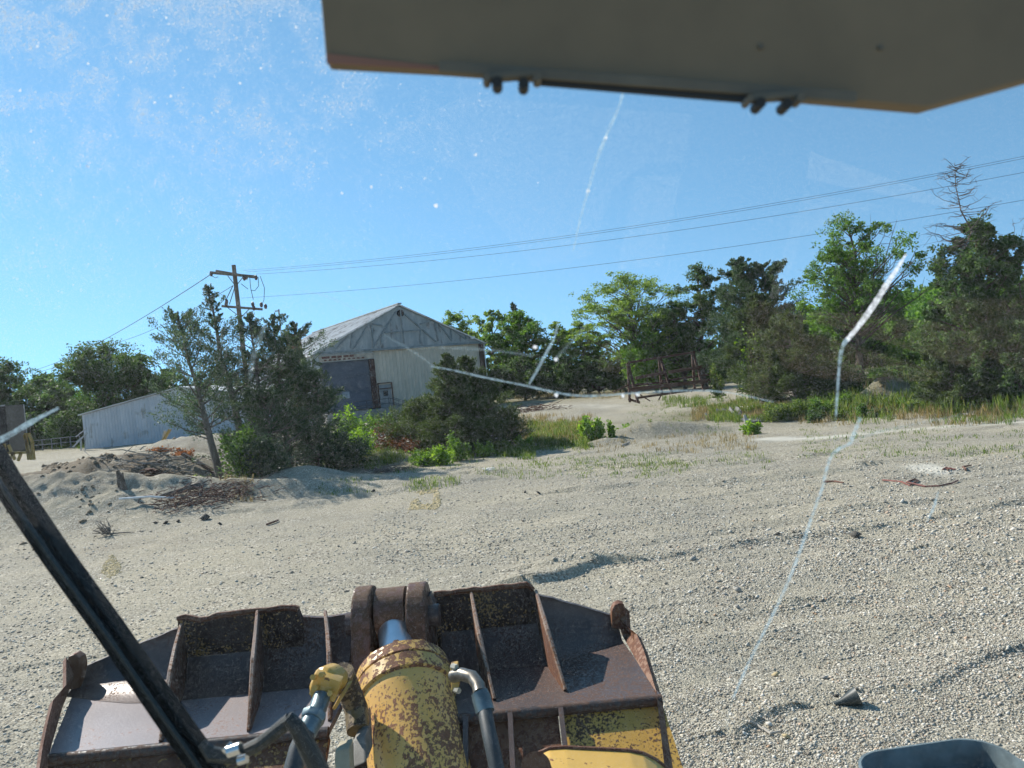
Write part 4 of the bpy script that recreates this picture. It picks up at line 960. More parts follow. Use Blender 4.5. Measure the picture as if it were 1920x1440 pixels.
# white pipe
a, b_ = G(224, 942), G(330, 940)
m = MB(); m.tube([up(a, .10), up(a.lerp(b_, .55), .16), up(b_, .10)], .035, 8); tag(m.build("pipe", simple("white_plastic", (.72, .72, .70), .4), smooth=True), "white plastic pipe lying before the spoil heap", "pipe")
# grey bleached log by the root pile
a, b_ = G(300, 932), G(378, 921)
m = MB(); stick(m, up(a, .02), up(b_, .2), .05, .12, .03); tag(m.build("log", dead_wood, smooth=True), "bleached log right behind the white pipe", "log")
# leaning beam and rust sheet, scrap heap
a, b_ = G(404, 890), G(348, 866); b2 = P(344, 862, b_.y)
m = MB(); m.bar(up(a, .1), up(b2, .25), .16, .12); tag(m.build("beam", rusty("old_beam", (.13, .08, .05), (.09, .05, .03), .5, 3, 12)), "long brown beam propped at the foot of the leaning cedar", "beam")
p = G(290, 892)
m = MB()
for q in range(5):
    o = Vector((rs.uniform(-.5, .5), rs.uniform(-.3, .3), .05 + q * .06)); m.box(p + o, (rs.uniform(.5, 1.1), rs.uniform(.3, .5), .03), Matrix.Rotation(rs.uniform(-.7, .7), 3, 'Z') @ Matrix.Rotation(rs.uniform(-.5, .5), 3, 'Y'))
tag(m.build("scrap_metal", rusty("scrap", (.12, .07, .05), (.14, .055, .03), .8, 3, 14), origin=tuple(p)), "crumpled rust red sheets on the scrap heap by the stump", "scrap")
def twig_pile(name, px, py, w, d, n, mat, label, cat, r=.012, L=.7, z=.25, seed=0, s=1.0):
    rng = np.random.default_rng(seed); c = G(px, py); m = MB()
    for q in range(n):
        x = c.x + rng.normal() * w / 2.4; y = c.y + rng.normal() * d / 2.4; zz = g(x, y) + abs(rng.normal()) * z * .6
        a = rng.uniform(0, 6.283); l = L * rng.uniform(.3, 1.1); dv = Vector((math.cos(a), math.sin(a) * .6, rng.uniform(-.12, .35))) * l
        A_ = Vector((x, y, zz + .02)); m.tube([A_, A_ + dv * .5 + Vector((0, 0, rng.uniform(-.03, .07))), A_ + dv], [r * rng.uniform(.6, 1.5), r, r * .3], 4, False)
    return tag(m.build(name, mat, origin=(c.x, c.y, c.z)), label, cat)
red_twig = simple("red_twigs", (.13, .065, .045), .9, vary=.4, scale=6)
twig_pile("brush_pile", 355, 945, 1.5, .9, 230, red_twig, "red brown brush pile lying at the right end of the white pipe", "brush pile", .012, .6, .22, 1)
twig_pile("brush_pile", 430, 930, 1.5, .8, 190, red_twig, "red brown brush pile in the shade below the cedars", "brush pile", .012, .6, .25, 2)
twig_pile("brush_pile", 300, 880, 2.4, 1.2, 90, simple("grey_twigs", (.26, .24, .21), .9, vary=.4), "tangle of pale sticks on the scrap heap", "brush pile", .022, 1.1, .4, 3)
twig_pile("brush_pile", 730, 885, 1.2, .6, 120, dead_wood, "small tangle of dry roots at the edge of the cedar shade", "brush pile", .012, .4, .12, 4)
twig_pile("brush_pile", 1000, 770, 4, 1.5, 200, red_twig, "dead brown weeds beyond the warehouse corner", "brush pile", .02, 1.0, .4, 5)
# root ball near the wiper
p = G(200, 1005); m = MB(); rng2 = np.random.default_rng(4)
for q in range(26):
    a = rng2.uniform(0, 6.283); e = p + Vector((-abs(math.cos(a)) * rng2.uniform(.15, .52) + .12, math.sin(a) * .3, rng2.uniform(.02, .46))); s0 = up(p, .05) + Vector((.1, 0, 0))
    mm = s0.lerp(e, .5) + Vector((rng2.normal(), rng2.normal(), rng2.normal())) * .05; m.tube([s0, mm, e, e + Vector((rng2.normal(), rng2.normal(), rng2.normal())) * .06], [.020, .012, .007, .003], 5, False)
q_ = P(252, 1000, p.y); stick(m, up(p, .06), Vector((q_.x, p.y, g(q_.x, p.y) + .03)), .025, .012, .02, rng2)
tag(m.build("tree_root", bark_grey, origin=tuple(p)), "small dry uprooted root clump alone on the gravel", "root")
# dark clods in a row
for i, (a, b_, sz, lb) in enumerate(((386, 974, .16, "largest dark clod near the brush piles"), (335, 979, .08, "dark clod left of the largest clod"), (310, 982, .09, "dark stone at the left end of the clod row"), (292, 981, .07, "small dark stone beside the left end of the clod row"), (413, 984, .07, "dark clod right of the largest clod"), (700, 922, .08, "dark stone in the sun beside the cedar shade"), (985, 924, .07, "dark stone below the cedar clump"), (1010, 925, .07, "second dark stone below the cedar clump"), (640, 912, .06, "small stone inside the cedar shade"), (1385, 1110, .075, "grey rock on the small ridge left of the crack"), (1361, 1117, .05, "reddish rock beside the grey rock"), (1384, 1141, .05, "single grey rock below the small ridge"), (1454, 1268, .05, "pale yellow rock left of the black cone"), (1546, 1272, .035, "white rock above the black cone"), (1568, 1307, .032, "dark rock touching the tip of the black cone"), (1476, 1384, .035, "orange rock beside the pale twig"), (1604, 1007, .10, "round dark rock on the long ridge"), (1458, 1003, .06, "dark rock on the long ridge near the crack"), (1298, 1050, .07, "pale rock at the left of the long ridge"), (1120, 803, .16, "dark boulder in the grass behind the saplings"))):
    p = np.array([tuple(G(a, b_))]); V, Fc = stones_mesh(p + [[0, 0, sz * .35]], np.array([sz]), np.random.default_rng(300 + i), .7)
    col = (.07, .065, .055) if 'dark' in lb else ((.45, .36, .2) if 'yellow' in lb or 'orange' in lb else (.33, .31, .27))
    V = V - p; o = np_mesh("rock", V, Fc, simple("rock_%d" % int(col[0] * 100), col, .9, scale=20)); o.location = p[0]
    tag(o, lb, "rock", "single rocks on the gravel")
# black cone
a = G(1573, 1322); c_ = P(1608, 1300, a.y - .02); c_.z = g(c_.x, c_.y) + .085
t_ = up(a, .02); dv = (c_ - t_).normalized()
m = MB(); m.tube([t_ - dv * .04, t_ + dv * .02, c_], [.022, .028, .088], 24, False); m.tube([c_, c_ - dv * .004, t_ + dv * .02], [.088, .080, .022], 24, False)
tag(m.build("funnel", simple("black_rubber", (.035, .045, .042), .45, scale=10), smooth=True), "dark grey cone shaped funnel lying on the gravel", "funnel")
# pale twigs
for i, (pts, lb) in enumerate(((((1405, 1357), (1420, 1364), (1432, 1373)), "pale twig lying left of the tray below the cone"), (((1432, 1371), (1445, 1380), (1462, 1376)), "pale curved twig touching the other pale twig"), (((1545, 906), (1565, 905), (1582, 908)), "pale stick left of the red rope"), (((1812, 884), (1806, 878), (1822, 875)), "small pale stick right of the red rope"), (((1750, 781), (1775, 776), (1830, 780)), "bleached branch at the foot of the right hand weeds"), (((1383, 765), (1410, 764), (1440, 768)), "pale bent branch above the rubbish"), (((1165, 838), (1180, 832)), "short stick on the low gravel pile"), (((500, 986), (522, 978)), "thin red twig on the open gravel"))):
    m = MB(); w3 = [G(a, b_) for a, b_ in pts]; r = .006 + .0011 * w3[0].y; r = min(r, .05); m.tube([up(q, r + .01) for q in w3], [r, r * .9, r * .6][:len(w3)], 6)
    tag(m.build("stick", simple("pale_stick", (.42, .38, .32), .8) if 'red' not in lb else red_twig), lb, "stick")
# red rope / hose
m = MB(); pts = [(1655, 902), (1690, 905), (1705, 912), (1722, 903), (1716, 900), (1700, 906), (1735, 914), (1760, 913), (1785, 908), (1796, 903)]
m.tube([up(G(a, b_), .025) for a, b_ in pts], .020, 6); tag(m.build("rope", simple("red_rope", (.20, .075, .06), .8), smooth=True), "long faded red rope curled on the gravel", "rope")
m = MB(); pts = [(1768, 882), (1775, 878), (1784, 880), (1778, 884), (1770, 880), (1792, 882)]
m.tube([up(G(a, b_), .025) for a, b_ in pts], .020, 6); tag(m.build("rope", MATS["red_rope"], smooth=True), "short coil of red rope beside the white powder patch", "rope")
# spilled pale powder, worn stone and yellow glass reflections as pebbles: thin beds of tinted gravel
def bed(name, poly, n, cols, label, size=.03, seed=0, lift=.2):
    rng = np.random.default_rng(seed); xs = [a for a, b_ in poly]; ys = [b_ for a, b_ in poly]
    out = []
    px = rng.uniform(min(xs), max(xs), n * 2); py = rng.uniform(min(ys), max(ys), n * 2)
    for a, b_ in zip(px, py):
        ins = False; j = len(poly) - 1
        for i in range(len(poly)):
            if (poly[i][1] > b_) != (poly[j][1] > b_) and a < (poly[j][0] - poly[i][0]) * (b_ - poly[i][1]) / (poly[j][1] - poly[i][1]) + poly[i][0]: ins = not ins
            j = i
        if ins: out.append((a, b_))
    out = out[:n]; q = np.array([tuple(PZ(a, b_, 0)) for a, b_ in out]); q[:, 2] = gh(q[:, 0], q[:, 1]) 
    sz = rng.lognormal(math.log(size), .3, len(q)); V, Fc = stones_mesh(q, sz, rng, .45)
    m, nt, b = new_mat(name); geo = N(nt, 'NewGeometry'); nt.links.new(ramp(nt, geo.outputs['Random Per Island'], [(0, cols[0]), (1, cols[1])]), b.inputs['Base Color']); b.inputs['Roughness'].default_value = .9
    return tag(np_mesh(name, V, Fc, m), label, "gravel patch", kind="stuff")
bed("yellow_reflection_stones", [(775, 922), (822, 914), (826, 945), (822, 958), (768, 957), (764, 966), (770, 940), (784, 934), (790, 946), (812, 946), (814, 924), (790, 928)], 1100, ((.44, .36, .19), (.54, .44, .25)), "squarish yellow glass reflection painted as tinted stones on the yard", .034, 2)  # yellow reflection in the glass, painted as stones on the ground
bed("yellow_reflection_stones", [(200, 1048), (212, 1038), (225, 1056), (228, 1072), (205, 1082), (190, 1072), (192, 1060)], 520, ((.44, .36, .19), (.54, .44, .25)), "small yellow glass reflection painted as tinted stones near the wiper", .024, 3)  # second yellow glass reflection, painted the same way
bed("white_gravel", [(905, 888), (925, 886), (930, 889), (908, 891)], 120, ((.6, .58, .52), (.75, .73, .68)), "small white stone patch below the cedar clump", .04, 5)
# rubbish near the right: tyre-black mats and a pale board
for i, (a, b_, w, h_, lb, col) in enumerate(((1340, 782, 22, 4, "flat dark scrap mat left of the rubbish", (.05, .05, .05)), (1362, 777, 22, 7, "low dark scrap mat behind the others", (.03, .03, .03)), (1388, 778, 22, 13, "folded dark grey rubber sheet leaning on the bank", (.07, .07, .065)), (1418, 790, 34, 5, "flat grey scrap sheet right of the pale board", (.14, .14, .13)))):
    p = G(a, b_ + 3); s_ = p.y / F_PX; n = 9; m = MB(); rng3 = np.random.default_rng(i); vs = []
    for q in range(n):
        for r_ in range(4):
            vs.append(Vector((p.x + (q / (n - 1) - .5) * w * s_, p.y + r_ * .35, g(p.x, p.y + r_ * .35) + .05 + h_ * s_ * (r_ / 3) ** .7 * (.7 + .3 * math.sin(q * 1.3)) + rng3.normal() * .025)))
    top_ = [v + Vector((0, 0, .04)) for v in vs]; nn = len(vs)
    m.add(vs + top_, [(q * 4 + r_, (q + 1) * 4 + r_, (q + 1) * 4 + r_ + 1, q * 4 + r_ + 1) for q in range(n - 1) for r_ in range(3)] + [(nn + q * 4 + r_, nn + q * 4 + r_ + 1, nn + (q + 1) * 4 + r_ + 1, nn + (q + 1) * 4 + r_) for q in range(n - 1) for r_ in range(3)] + [(q * 4, nn + q * 4, nn + q * 4 + 4, q * 4 + 4) for q in range(n - 1)])
    tag(m.build("scrap_sheet", simple("scrap_%d" % i, col, .6, scale=4), smooth=True, origin=tuple(p)), lb, "scrap sheet")
p = G(1397, 795); s_ = p.y / F_PX; m = MB(); m.prism([up(p, -.05), up(p, -.05) + Vector((9 * s_, 0, 0)), up(p, 17 * s_) + Vector((4 * s_, .1, 0)), up(p, 17 * s_) + Vector((0, .1, 0))], (0, .06, 0)); tag(m.build("board", simple("pale_board", (.45, .43, .38), .8)), "pale upright board among the dark rubbish", "board")
p = G(1656, 752); m = MB(); m.prism([up(p, 0), up(p, 0) + Vector((.28, 0, 0)), up(p, .14) + Vector((.24, .1, 0)), up(p, .17) + Vector((.02, .1, 0))], (0, .2, 0)); tag(m.build("plastic_sack", simple("pale_blue_plastic", (.45, .55, .58), .4), bevel=.02), "small pale blue sack on the dirt pile", "sack")
p = G(1490, 820)
# wild carrot flowers
m = MB(); m2 = MB(); 
fw = empty("wildflowers", tuple(G(930, 845)), "white flower heads on thin stems right of the bushy cedar", "wildflower")
for a, b_ in ((921, 817), (944, 826), (875, 826), (955, 827), (931, 822), (765, 828)):
    p = P(a, b_, 36.5); m2.tube([Vector((p.x, p.y, g(p.x, p.y))), p], [.008, .005], 4); m.tube([p, p + Vector((0, 0, .02))], [.02, .075], 9)
m.build("flower_head", simple("petal_white", (.8, .8, .76), .7), fw)["kind"] = "stuff"; m2.build("stem", L_grass, fw)["kind"] = "stuff"

# ================================================================ the loader: bucket, cylinder, cab front
LD = empty("wheel_loader", (0, .2, 0), "old yellow wheel loader seen from its cab, with a rusty bucket ahead", "wheel loader")
YL, YB = 3.5, 4.33; ZP = H - 1.525
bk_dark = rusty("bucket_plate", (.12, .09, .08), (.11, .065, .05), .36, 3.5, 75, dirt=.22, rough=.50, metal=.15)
bk_dark.node_tree.nodes["Principled BSDF"].inputs["Specular IOR Level"].default_value = .4
bk_yel = rusty("bucket_yellow", (.62, .36, .07), (.085, .04, .02), .40, 9, 85, dirt=.2, rough=.6, stretch=(1, 1, .6))
bk_rust = rusty("bucket_rust", (.20, .085, .035), (.12, .045, .022), .5, 5, 38, dirt=.3, rough=.75)
bk_blk = rusty("guard_plate", (.36, .21, .06), (.05, .03, .022), .66, 6, 75, dirt=.3, rough=.6)
BK = MB()
def zp(px, py): return PZ(px, py, ZP)
def sheet(mb, top, Y0, zb, th=.03, Y1=None):
    """upright plate between a torn top edge (pixels) and height zb"""
    pts = [P(a, b, Y0) for a, b in top]
    low = [Vector((pts[-1].x, Y0 - .02, zb)), Vector((pts[0].x, Y0 - .02, zb))]
    mb.prism(pts + low, (0, th, 0))
def refine(pts, step=14, amp=1.6, seed=0):
    rng = np.random.default_rng(seed); o = []
    for (a, b_), (c, d_) in zip(pts[:-1], pts[1:]):
        n = max(1, int(abs(c - a) / step))
        for q in range(n): t = q / n; o.append((a + (c - a) * t, b_ + (d_ - b_) * t + (rng.normal() * amp if q else 0)))
    return o + [pts[-1]]
# back plate (full width) - the bucket body
m = MB()
sheet(m, refine([(150, 1254), (220, 1223), (273, 1202), (333, 1178), (420, 1168), (563, 1156), (607, 1158), (664, 1151)], 14, .8), YB + .03, ZP - .02)
sheet(m, refine([(812, 1114), (900, 1110), (1006, 1115), (1066, 1131), (1151, 1155)], 14, .8), YB + .03, ZP - .02)
BO = m.build("bucket", bk_dark, LD, label="rusty bucket with ribbed back and torn top edge")
m = MB(); m.prism([(P(664, 1200, YB).x, YB + .03, ZP - .3), (P(812, 1200, YB).x, YB + .03, ZP - .3), P(815, 1118, YB + .03), P(664, 1136, YB + .03)], (0, .03, 0)); m.build("backing_plate", bk_dark, BO)
# torn guard plates
for i, tp in enumerate(([(333, 1180), (333, 1158), (347, 1154), (373, 1160), (390, 1158), (407, 1152), (460, 1145), (527, 1138), (552, 1138), (559, 1140), (566, 1158)], [(811, 1116), (813, 1112), (860, 1107), (930, 1100), (987, 1094), (994, 1098), (1000, 1104), (1005, 1122)])):
    m = MB(); m.prism([P(a, b_, YB - .02) for a, b_ in refine(tp, 12, 1.0, i)] + [Vector((P(*tp[-1], YB).x - .01, YB - .02, ZP + .02)), Vector((P(*tp[0], YB).x + .01, YB - .02, ZP + .02))], (0, .025, 0))
    m.build("guard_plate", bk_blk, BO, bevel=.003)
    # rolled torn rim
    m = MB(); pts = [P(a, b_ + 2, YB - .03) for a, b_ in refine(tp[1:-1], 12, 1.0, i)]; m.tube(pts, [.013 + .006 * rs.random() for _ in pts], 6); m.build("torn_edge", bk_rust, BO)
# top plate in two halves with the hinge pocket between
def half(x0b, x1b, x0f, x1f):
    return [Vector((x0b, YB + .05, ZP)), Vector((x1b, YB + .05, ZP)), Vector((x1f, YL, ZP)), Vector((x0f, YL, ZP))]
xl_b = P(130, 1270, YB).x; xr_b = P(1160, 1190, YB).x
xl_f = zp(90, 1419).x; xr_f = zp(1236, 1297).x
xe0 = P(655, 1250, 4.0).x; xe1 = P(822, 1240, 4.0).x
m = MB(); m.prism(half(xl_b, xe0, xl_f, xe0), (0, 0, -.03)); m.build('top_plate', rusty('worn_glare_plate', (.30, .265, .265), (.22, .15, .13), .30, 3.5, 75, dirt=.15, rough=.55, metal=.15), BO, label='worn left half of the bucket top with sun glare painted in')  # lighter steel paints in the sun glare, besides some wear
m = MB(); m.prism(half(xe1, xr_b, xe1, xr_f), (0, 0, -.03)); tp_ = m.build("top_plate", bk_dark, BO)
# the back sweeps down into the top plate in one curve
for outline in ([(136, 1262), (220, 1225), (273, 1204), (333, 1180), (420, 1170), (563, 1158), (607, 1160), (655, 1153)], [(822, 1114), (900, 1112), (1006, 1117), (1066, 1133), (1151, 1157), (1160, 1160)]):
    vs = []; nph = 9
    for a, b_ in outline:
        t_ = P(a, b_, YB); rv = max(.02, min(.25, t_.z - ZP - .012))
        for q in range(nph): ph = math.pi / 2 * q / (nph - 1); vs.append(Vector((t_.x, YB + .026 - .34 * (rv / .25) * (1 - math.sin(ph)), ZP + .002 + rv * (1 - math.cos(ph)))))
    m = MB(); m.add(vs, [(i * nph + q, (i + 1) * nph + q, (i + 1) * nph + q + 1, i * nph + q + 1) for i in range(len(outline) - 1) for q in range(nph - 1)]); m.build("curved_back", bk_dark, BO, smooth=True)
# lip bar, sloping yellow skirt and lower skirts
for a, b_, nm in ((xl_f, xe0, 'l'), (xe1, xr_f, 'r')):
    m = MB(); m.tube([(a, YL - .005, ZP - .012), (b_, YL - .005, ZP - .012)], .026, 10); m.build("lip_bar", rusty("lip_steel", (.07, .055, .05), (.09, .05, .035), .5, 6, 40, rough=.5), BO, smooth=True)
SK = YL - .40; SZ = ZP - .27
xm = zp(1048, 1318).x
m = MB(); m.prism([(xm, YL, ZP - .03), (xr_f, YL, ZP - .03), (xr_f + .03, SK, SZ), (xm, SK, SZ)], (0, .02, -.03)); m.build("skirt", bk_yel, BO, label="yellow painted sloping skirt with rust spots")
m = MB(); m.prism([(xl_f, YL, ZP - .03), (xe0, YL, ZP - .03), (xe0, SK, SZ), (xl_f - .03, SK, SZ)], (0, .02, -.03)); m.build("skirt", rusty("skirt_rust", (.40, .21, .045), (.13, .05, .022), .62, 5, 40, stretch=(1, 1, .6)), BO, label="rust brown sloping skirt at the left")
m = MB(); m.prism([(xe1, YL + .0, ZP - .04), (xm - .01, YL + .0, ZP - .04), (xm - .01, SK + .05, SZ + .02), (xe1, SK + .05, SZ + .02)], (0, .02, -.03)); m.build("hinge_panel", bk_rust, BO)
for px_ in (872, 952, 1046):
    a = zp(px_, 1325); m = MB(); m.prism([(a.x, YL - .01, ZP - .02), (a.x, SK, SZ + .02), (a.x, SK - .02, SZ + .08), (a.x, YL - .03, ZP + .01)], (.022, 0, 0)); m.build("gusset", bk_dark, BO)
m = MB(); m.box(((zp(960, 1320).x + zp(1030, 1320).x) / 2 - .18, SK + .02, SZ + .03), (.42, .03, .10)); m.build("slot", simple("slot_black", (.008, .008, .008), .9), BO)
# shell under the skirt and the bowl beyond the back plate
prof = [(SK, SZ - .005), (SK + .12, SZ - .35), (SK + .35, SZ - .75), (YB + .1, SZ - 1.05), (YB + 1.1, SZ - 1.15), (YB + 1.15, SZ - 1.12), (YB + .1, SZ - 1.0), (SK + .40, SZ - .70), (SK + .17, SZ - .34), (SK + .05, SZ - .01)]
m = MB(); m.prism([Vector((xl_f - .03, a, b_)) for a, b_ in prof], (xr_f - xl_f + .06, 0, 0)); m.build("shell", bk_blk, BO)
# end plates standing above the top plate
def endplate(inner, outer, name, mat, zi, base):
    m = MB(); n = len(inner); vs = inner + outer
    fs = [(i, i + 1, n + i + 1, n + i) for i in range(n - 1)]
    m.add(vs, fs); off = Vector((.02 if inner[0].x > 0 else -.02, 0, -.02)); m.add([v + off for v in vs], [tuple(reversed(f)) for f in fs])
    k = len(vs); m.add([*outer, *[v + off for v in outer]], [(i, i + 1, n + i + 1, n + i) for i in range(n - 1)])
    m.add([*inner, *[v + off for v in inner]], [(i, n + i, n + i + 1, i + 1) for i in range(n - 1)])
    o = m.build(name, mat, BO, label=base); return o
rin = [P(1154, 1152, YB), zp(1166, 1190), zp(1197, 1245), zp(1226, 1291), P(1232, 1312, YL - .05), P(1246, 1440, SK - .02)]
rout = [P(1173, 1140, YB), P(1174, 1174, YB - .05), P(1205, 1215, YB - .35), P(1230, 1294, YL + .02), P(1236, 1312, YL - .03), P(1253, 1440, SK)]
rout = [P(1173, 1140, YB), P(1175, 1174, YB - .08), P(1194, 1189, YB - .16), P(1207, 1219, YB - .36), P(1231, 1298, YL + .05), P(1253, 1440, SK)]
endplate(rin, rout, "end_plate", bk_rust, 0, "right end plate of the bucket, orange rust")
lin = [P(140, 1262, YB), zp(132, 1290), zp(116, 1330), zp(96, 1400), P(90, 1425, YL - .03), P(80, 1500, SK)]
lout = [P(124, 1232, YB - .06), P(124, 1284, YB - .30), P(100, 1312, YB - .62), P(88, 1360, YB - .78), P(80, 1400, YL - .08), P(68, 1480, SK - .1)]
endplate(lin, lout, "end_plate", bk_rust, 0, "left end plate of the bucket, in its own shade")
# lugs on the end plates
for nm, pts, dx in (("lug", [(1147, 1178), (1147, 1146), (1152, 1135), (1161, 1131), (1170, 1133), (1173, 1142), (1174, 1182)], .05), ("lug", [(122, 1290), (123, 1245), (128, 1231), (138, 1227), (149, 1234), (152, 1248), (150, 1300)], .05)):
    m = MB(); m.prism([P(a, b_, YB - .03) for a, b_ in pts], (0, .07, 0)); m.build(nm, bk_rust, BO, bevel=.008)
# ribs
for i, (tx, ty, kx, ky, bx, by, mt) in enumerate(((337, 1172, 318, 1275, 298, 1393, bk_rust), (480, 1147, 474, 1260, 463, 1373, bk_rust), (607, 1147, 614, 1225, 615, 1353, bk_rust), (881, 1113, 900, 1235, 924, 1314, bk_rust), (1002, 1109, 1026, 1205, 1057, 1297, bk_rust))):
    T = P(tx, ty, YB - .04); B_ = zp(bx, by); B_.z += .01
    xb = T.x; base = Vector((xb, YB - .03, ZP)); K = T.lerp(B_, .52) + Vector((0, -.04, .055)); kp = P(kx, ky, K.y); K.x = kp.x; K.z = max(K.z, min(kp.z, K.z + .03))
    tip2 = Vector((B_.x, B_.y, ZP + .001)); K2 = Vector((K.x, K.y, ZP)); th = Vector((.018, 0, 0))
    edge = [T, T.lerp(K, .5) + Vector((0, -.01 + .01 * rs.normal(), 0)), K, K.lerp(B_, .55), B_]
    foot = [base, base.lerp(K2, .5), K2, K2.lerp(tip2, .55), tip2]; foot[-1] = tip2 - Vector((0, 0, .004))
    m = MB(); n = 5; vs = edge + foot; fs = [(q, q + 1, n + q + 1, n + q) for q in range(4)]
    m.add(vs, fs); m.add([v + th for v in vs], [tuple(reversed(f)) for f in fs]); m.add([*edge, *[v + th for v in edge]], [(q, n + q, n + q + 1, q + 1) for q in range(4)])
    rbo = m.build("rib", rusty("rib_brown", (.085, .05, .035), (.12, .055, .028), .45, 6, 40) if i < 3 else bk_rust, BO)
    m = MB(); m.tube([v + th * .5 + Vector((0, -.004, .002)) for v in edge], [.010, .012, .013, .010, .008], 6); m.build("worn_edge", rusty("worn_rim", (.30, .22, .17), (.17, .08, .04), .45, 8, 60), rbo)
m = MB(); m.prism([(xe0 - .02, SK + .05, SZ - .05), (xe1 + .02, SK + .05, SZ - .05), (xe1 + .02, YB - .1, ZP - .30), (xe0 - .02, YB - .1, ZP - .30)], (0, 0, -.02)); m.build('hinge_pocket', rusty('pocket_dark', (.05, .04, .035), (.07, .04, .025), .5, 5, 30), BO)
# hinge ears and boss
YE = 4.12
def ear(x0, x1, pyt, nm="hinge_ear"):
    A_ = P(x0, pyt, YE); B_ = P(x1, pyt, YE); m = MB(); r = .19; zc = A_.z - r; pts = []
    for q in range(15): a = math.pi * q / 14; pts.append(Vector((A_.x, YE + r * math.cos(a), zc + r * math.sin(a))))
    pts += [Vector((A_.x, YE - r - .10, zc - .25)), Vector((A_.x, YE - r - .22, ZP - .35)), Vector((A_.x, YE + r + .05, ZP - .35))]
    m.prism(pts, (B_.x - A_.x, 0, 0)); m.build(nm, rusty("ear_rust", (.15, .075, .05), (.11, .06, .035), .5, 4, 25, rough=.55), BO, bevel=.012); return zc
zc = ear(665, 699, 1102); ear(764, 799, 1095)
A_ = P(700, 1100, YE); B_ = P(763, 1100, YE); m = MB(); m.tube([(A_.x + .012, YE, zc + .035), (B_.x - .012, YE, zc + .035)], .135, 28)
CY = m.build("tilt_cylinder", MATS["ear_rust"], LD, smooth=True, label="worn yellow tilt cylinder with polished rod and rust patches")
m = MB(); m.tube([(A_.x - .16, YE, zc), (B_.x + .16, YE, zc)], .06, 16); m.build("pin", bk_dark, BO, smooth=True)
for x0, x1 in ((803, 813),): 
    m = MB(); a = P(x0, 1130, YE); m.prism([P(800, 1120, YE), P(806, 1116, YE), P(814, 1135, YE), P(816, 1215, YE), P(801, 1215, YE)], (0, .1, 0)); m.build("side_lug", bk_dark, BO, bevel=.006)
# cylinder axis
AX0 = Vector(((A_.x + B_.x) / 2, YE, zc + .01)); AXB = P(787, 1445, 3.34)
ad = (AXB - AX0).normalized()
def at_d(px, py):      # point of the axis nearest to the sight line of a pixel
    d = ray(px, py).normalized(); o = Vector((0, 0, H)); w0 = AX0 - o; b_ = ad.dot(d); dd = ad.dot(w0); e = d.dot(w0); t = (b_ * e - dd) / (1 - b_ * b_); return t
chrome = simple("polished_rod", (.80, .82, .84), .32, metal=.85, vary=.1, scale=14)
t0 = at_d(736, 1170); t1 = at_d(742, 1222); t2 = at_d(760, 1284); t3 = t2 + .10
m = MB(); m.tube([AX0 + ad * .02, AX0 + ad * (t0 - .05), AX0 + ad * t0], [.125, .115, .100], 28); m.build("rod_eye", MATS["ear_rust"], CY, smooth=True)
m = MB(); m.tube([AX0 + ad * (t0 - .05), AX0 + ad * t0, AX0 + ad * (t0 + .03), AX0 + ad * (t2 + .05)], [.09, .094, .094, .094], 36); m.build("piston_rod", chrome, CY, smooth=True)
cyl_y = rusty("cylinder_yellow", (.84, .49, .13), (.25, .11, .055), .39, 4, 62, dirt=.12, rough=.45, stretch=(1, .6, 1))
ring_m = rusty("gland_rust", (.76, .46, .12), (.19, .085, .045), .50, 7, 40, rough=.55)
m = MB(); r = .240
m.tube([AX0 + ad * (t2 - .075), AX0 + ad * (t2 - .070), AX0 + ad * (t2 - .004), AX0 + ad * (t2 + .004)], [.13, r - .01, r, r - .012], 48); m.tube([AX0 + ad * (t2 + .004), AX0 + ad * (t2 + .010), AX0 + ad * (t2 + .085), AX0 + ad * (t2 + .095)], [r - .012, r, r, r - .02], 48)
gl = m.build("gland", ring_m, CY, smooth=True)
side = ad.cross(Vector((0, 0, 1))).normalized(); upv = side.cross(ad).normalized()
for q in range(10):
    a = q * 2 * math.pi / 10 + .2; c = AX0 + ad * (t2 - .08) + (side * math.cos(a) + upv * math.sin(a)) * .20; m = MB(); m.tube([c - ad * .012, c + ad * .02], .020, 6); m.build("bolt", ring_m, gl)
m = MB(); rb_ = .219
m.tube([AX0 + ad * (t2 + .06), AX0 + ad * (t2 + .14), AX0 + ad * (t2 + .15), AX0 + ad * (t2 + 2.3)], [rb_ + .004, rb_ + .004, rb_, rb_], 56); m.build("barrel", cyl_y, CY, smooth=True)
m = MB(); c = AX0 + ad * (t2 + 1.02)
# bracket box on left of the barrel
def PC(px, py, Y): return P(px, py, Y)
gm = simple("grey_bracket", (.17, .16, .14), .6, vary=.3, scale=14)
m = MB(); m.prism([P(686, 1340, 3.35), P(672, 1380, 3.25), P(672, 1425, 3.12), P(690, 1425, 3.12)], (0, .12, 0)); m.prism([P(662, 1388, 3.2), P(684, 1380, 3.2), P(686, 1430, 3.1), P(662, 1440, 3.1)], (0, .15, 0)); m.build("port_block", gm, CY, bevel=.008)
m = MB(); m.prism([P(628, 1408, 3.0), P(654, 1402, 3.0), P(660, 1500, 2.9), P(622, 1500, 2.9)], (0, .08, .0)); m.build("bracket", simple("cream_bracket", (.38, .33, .22), .6, vary=.2), CY, bevel=.006)
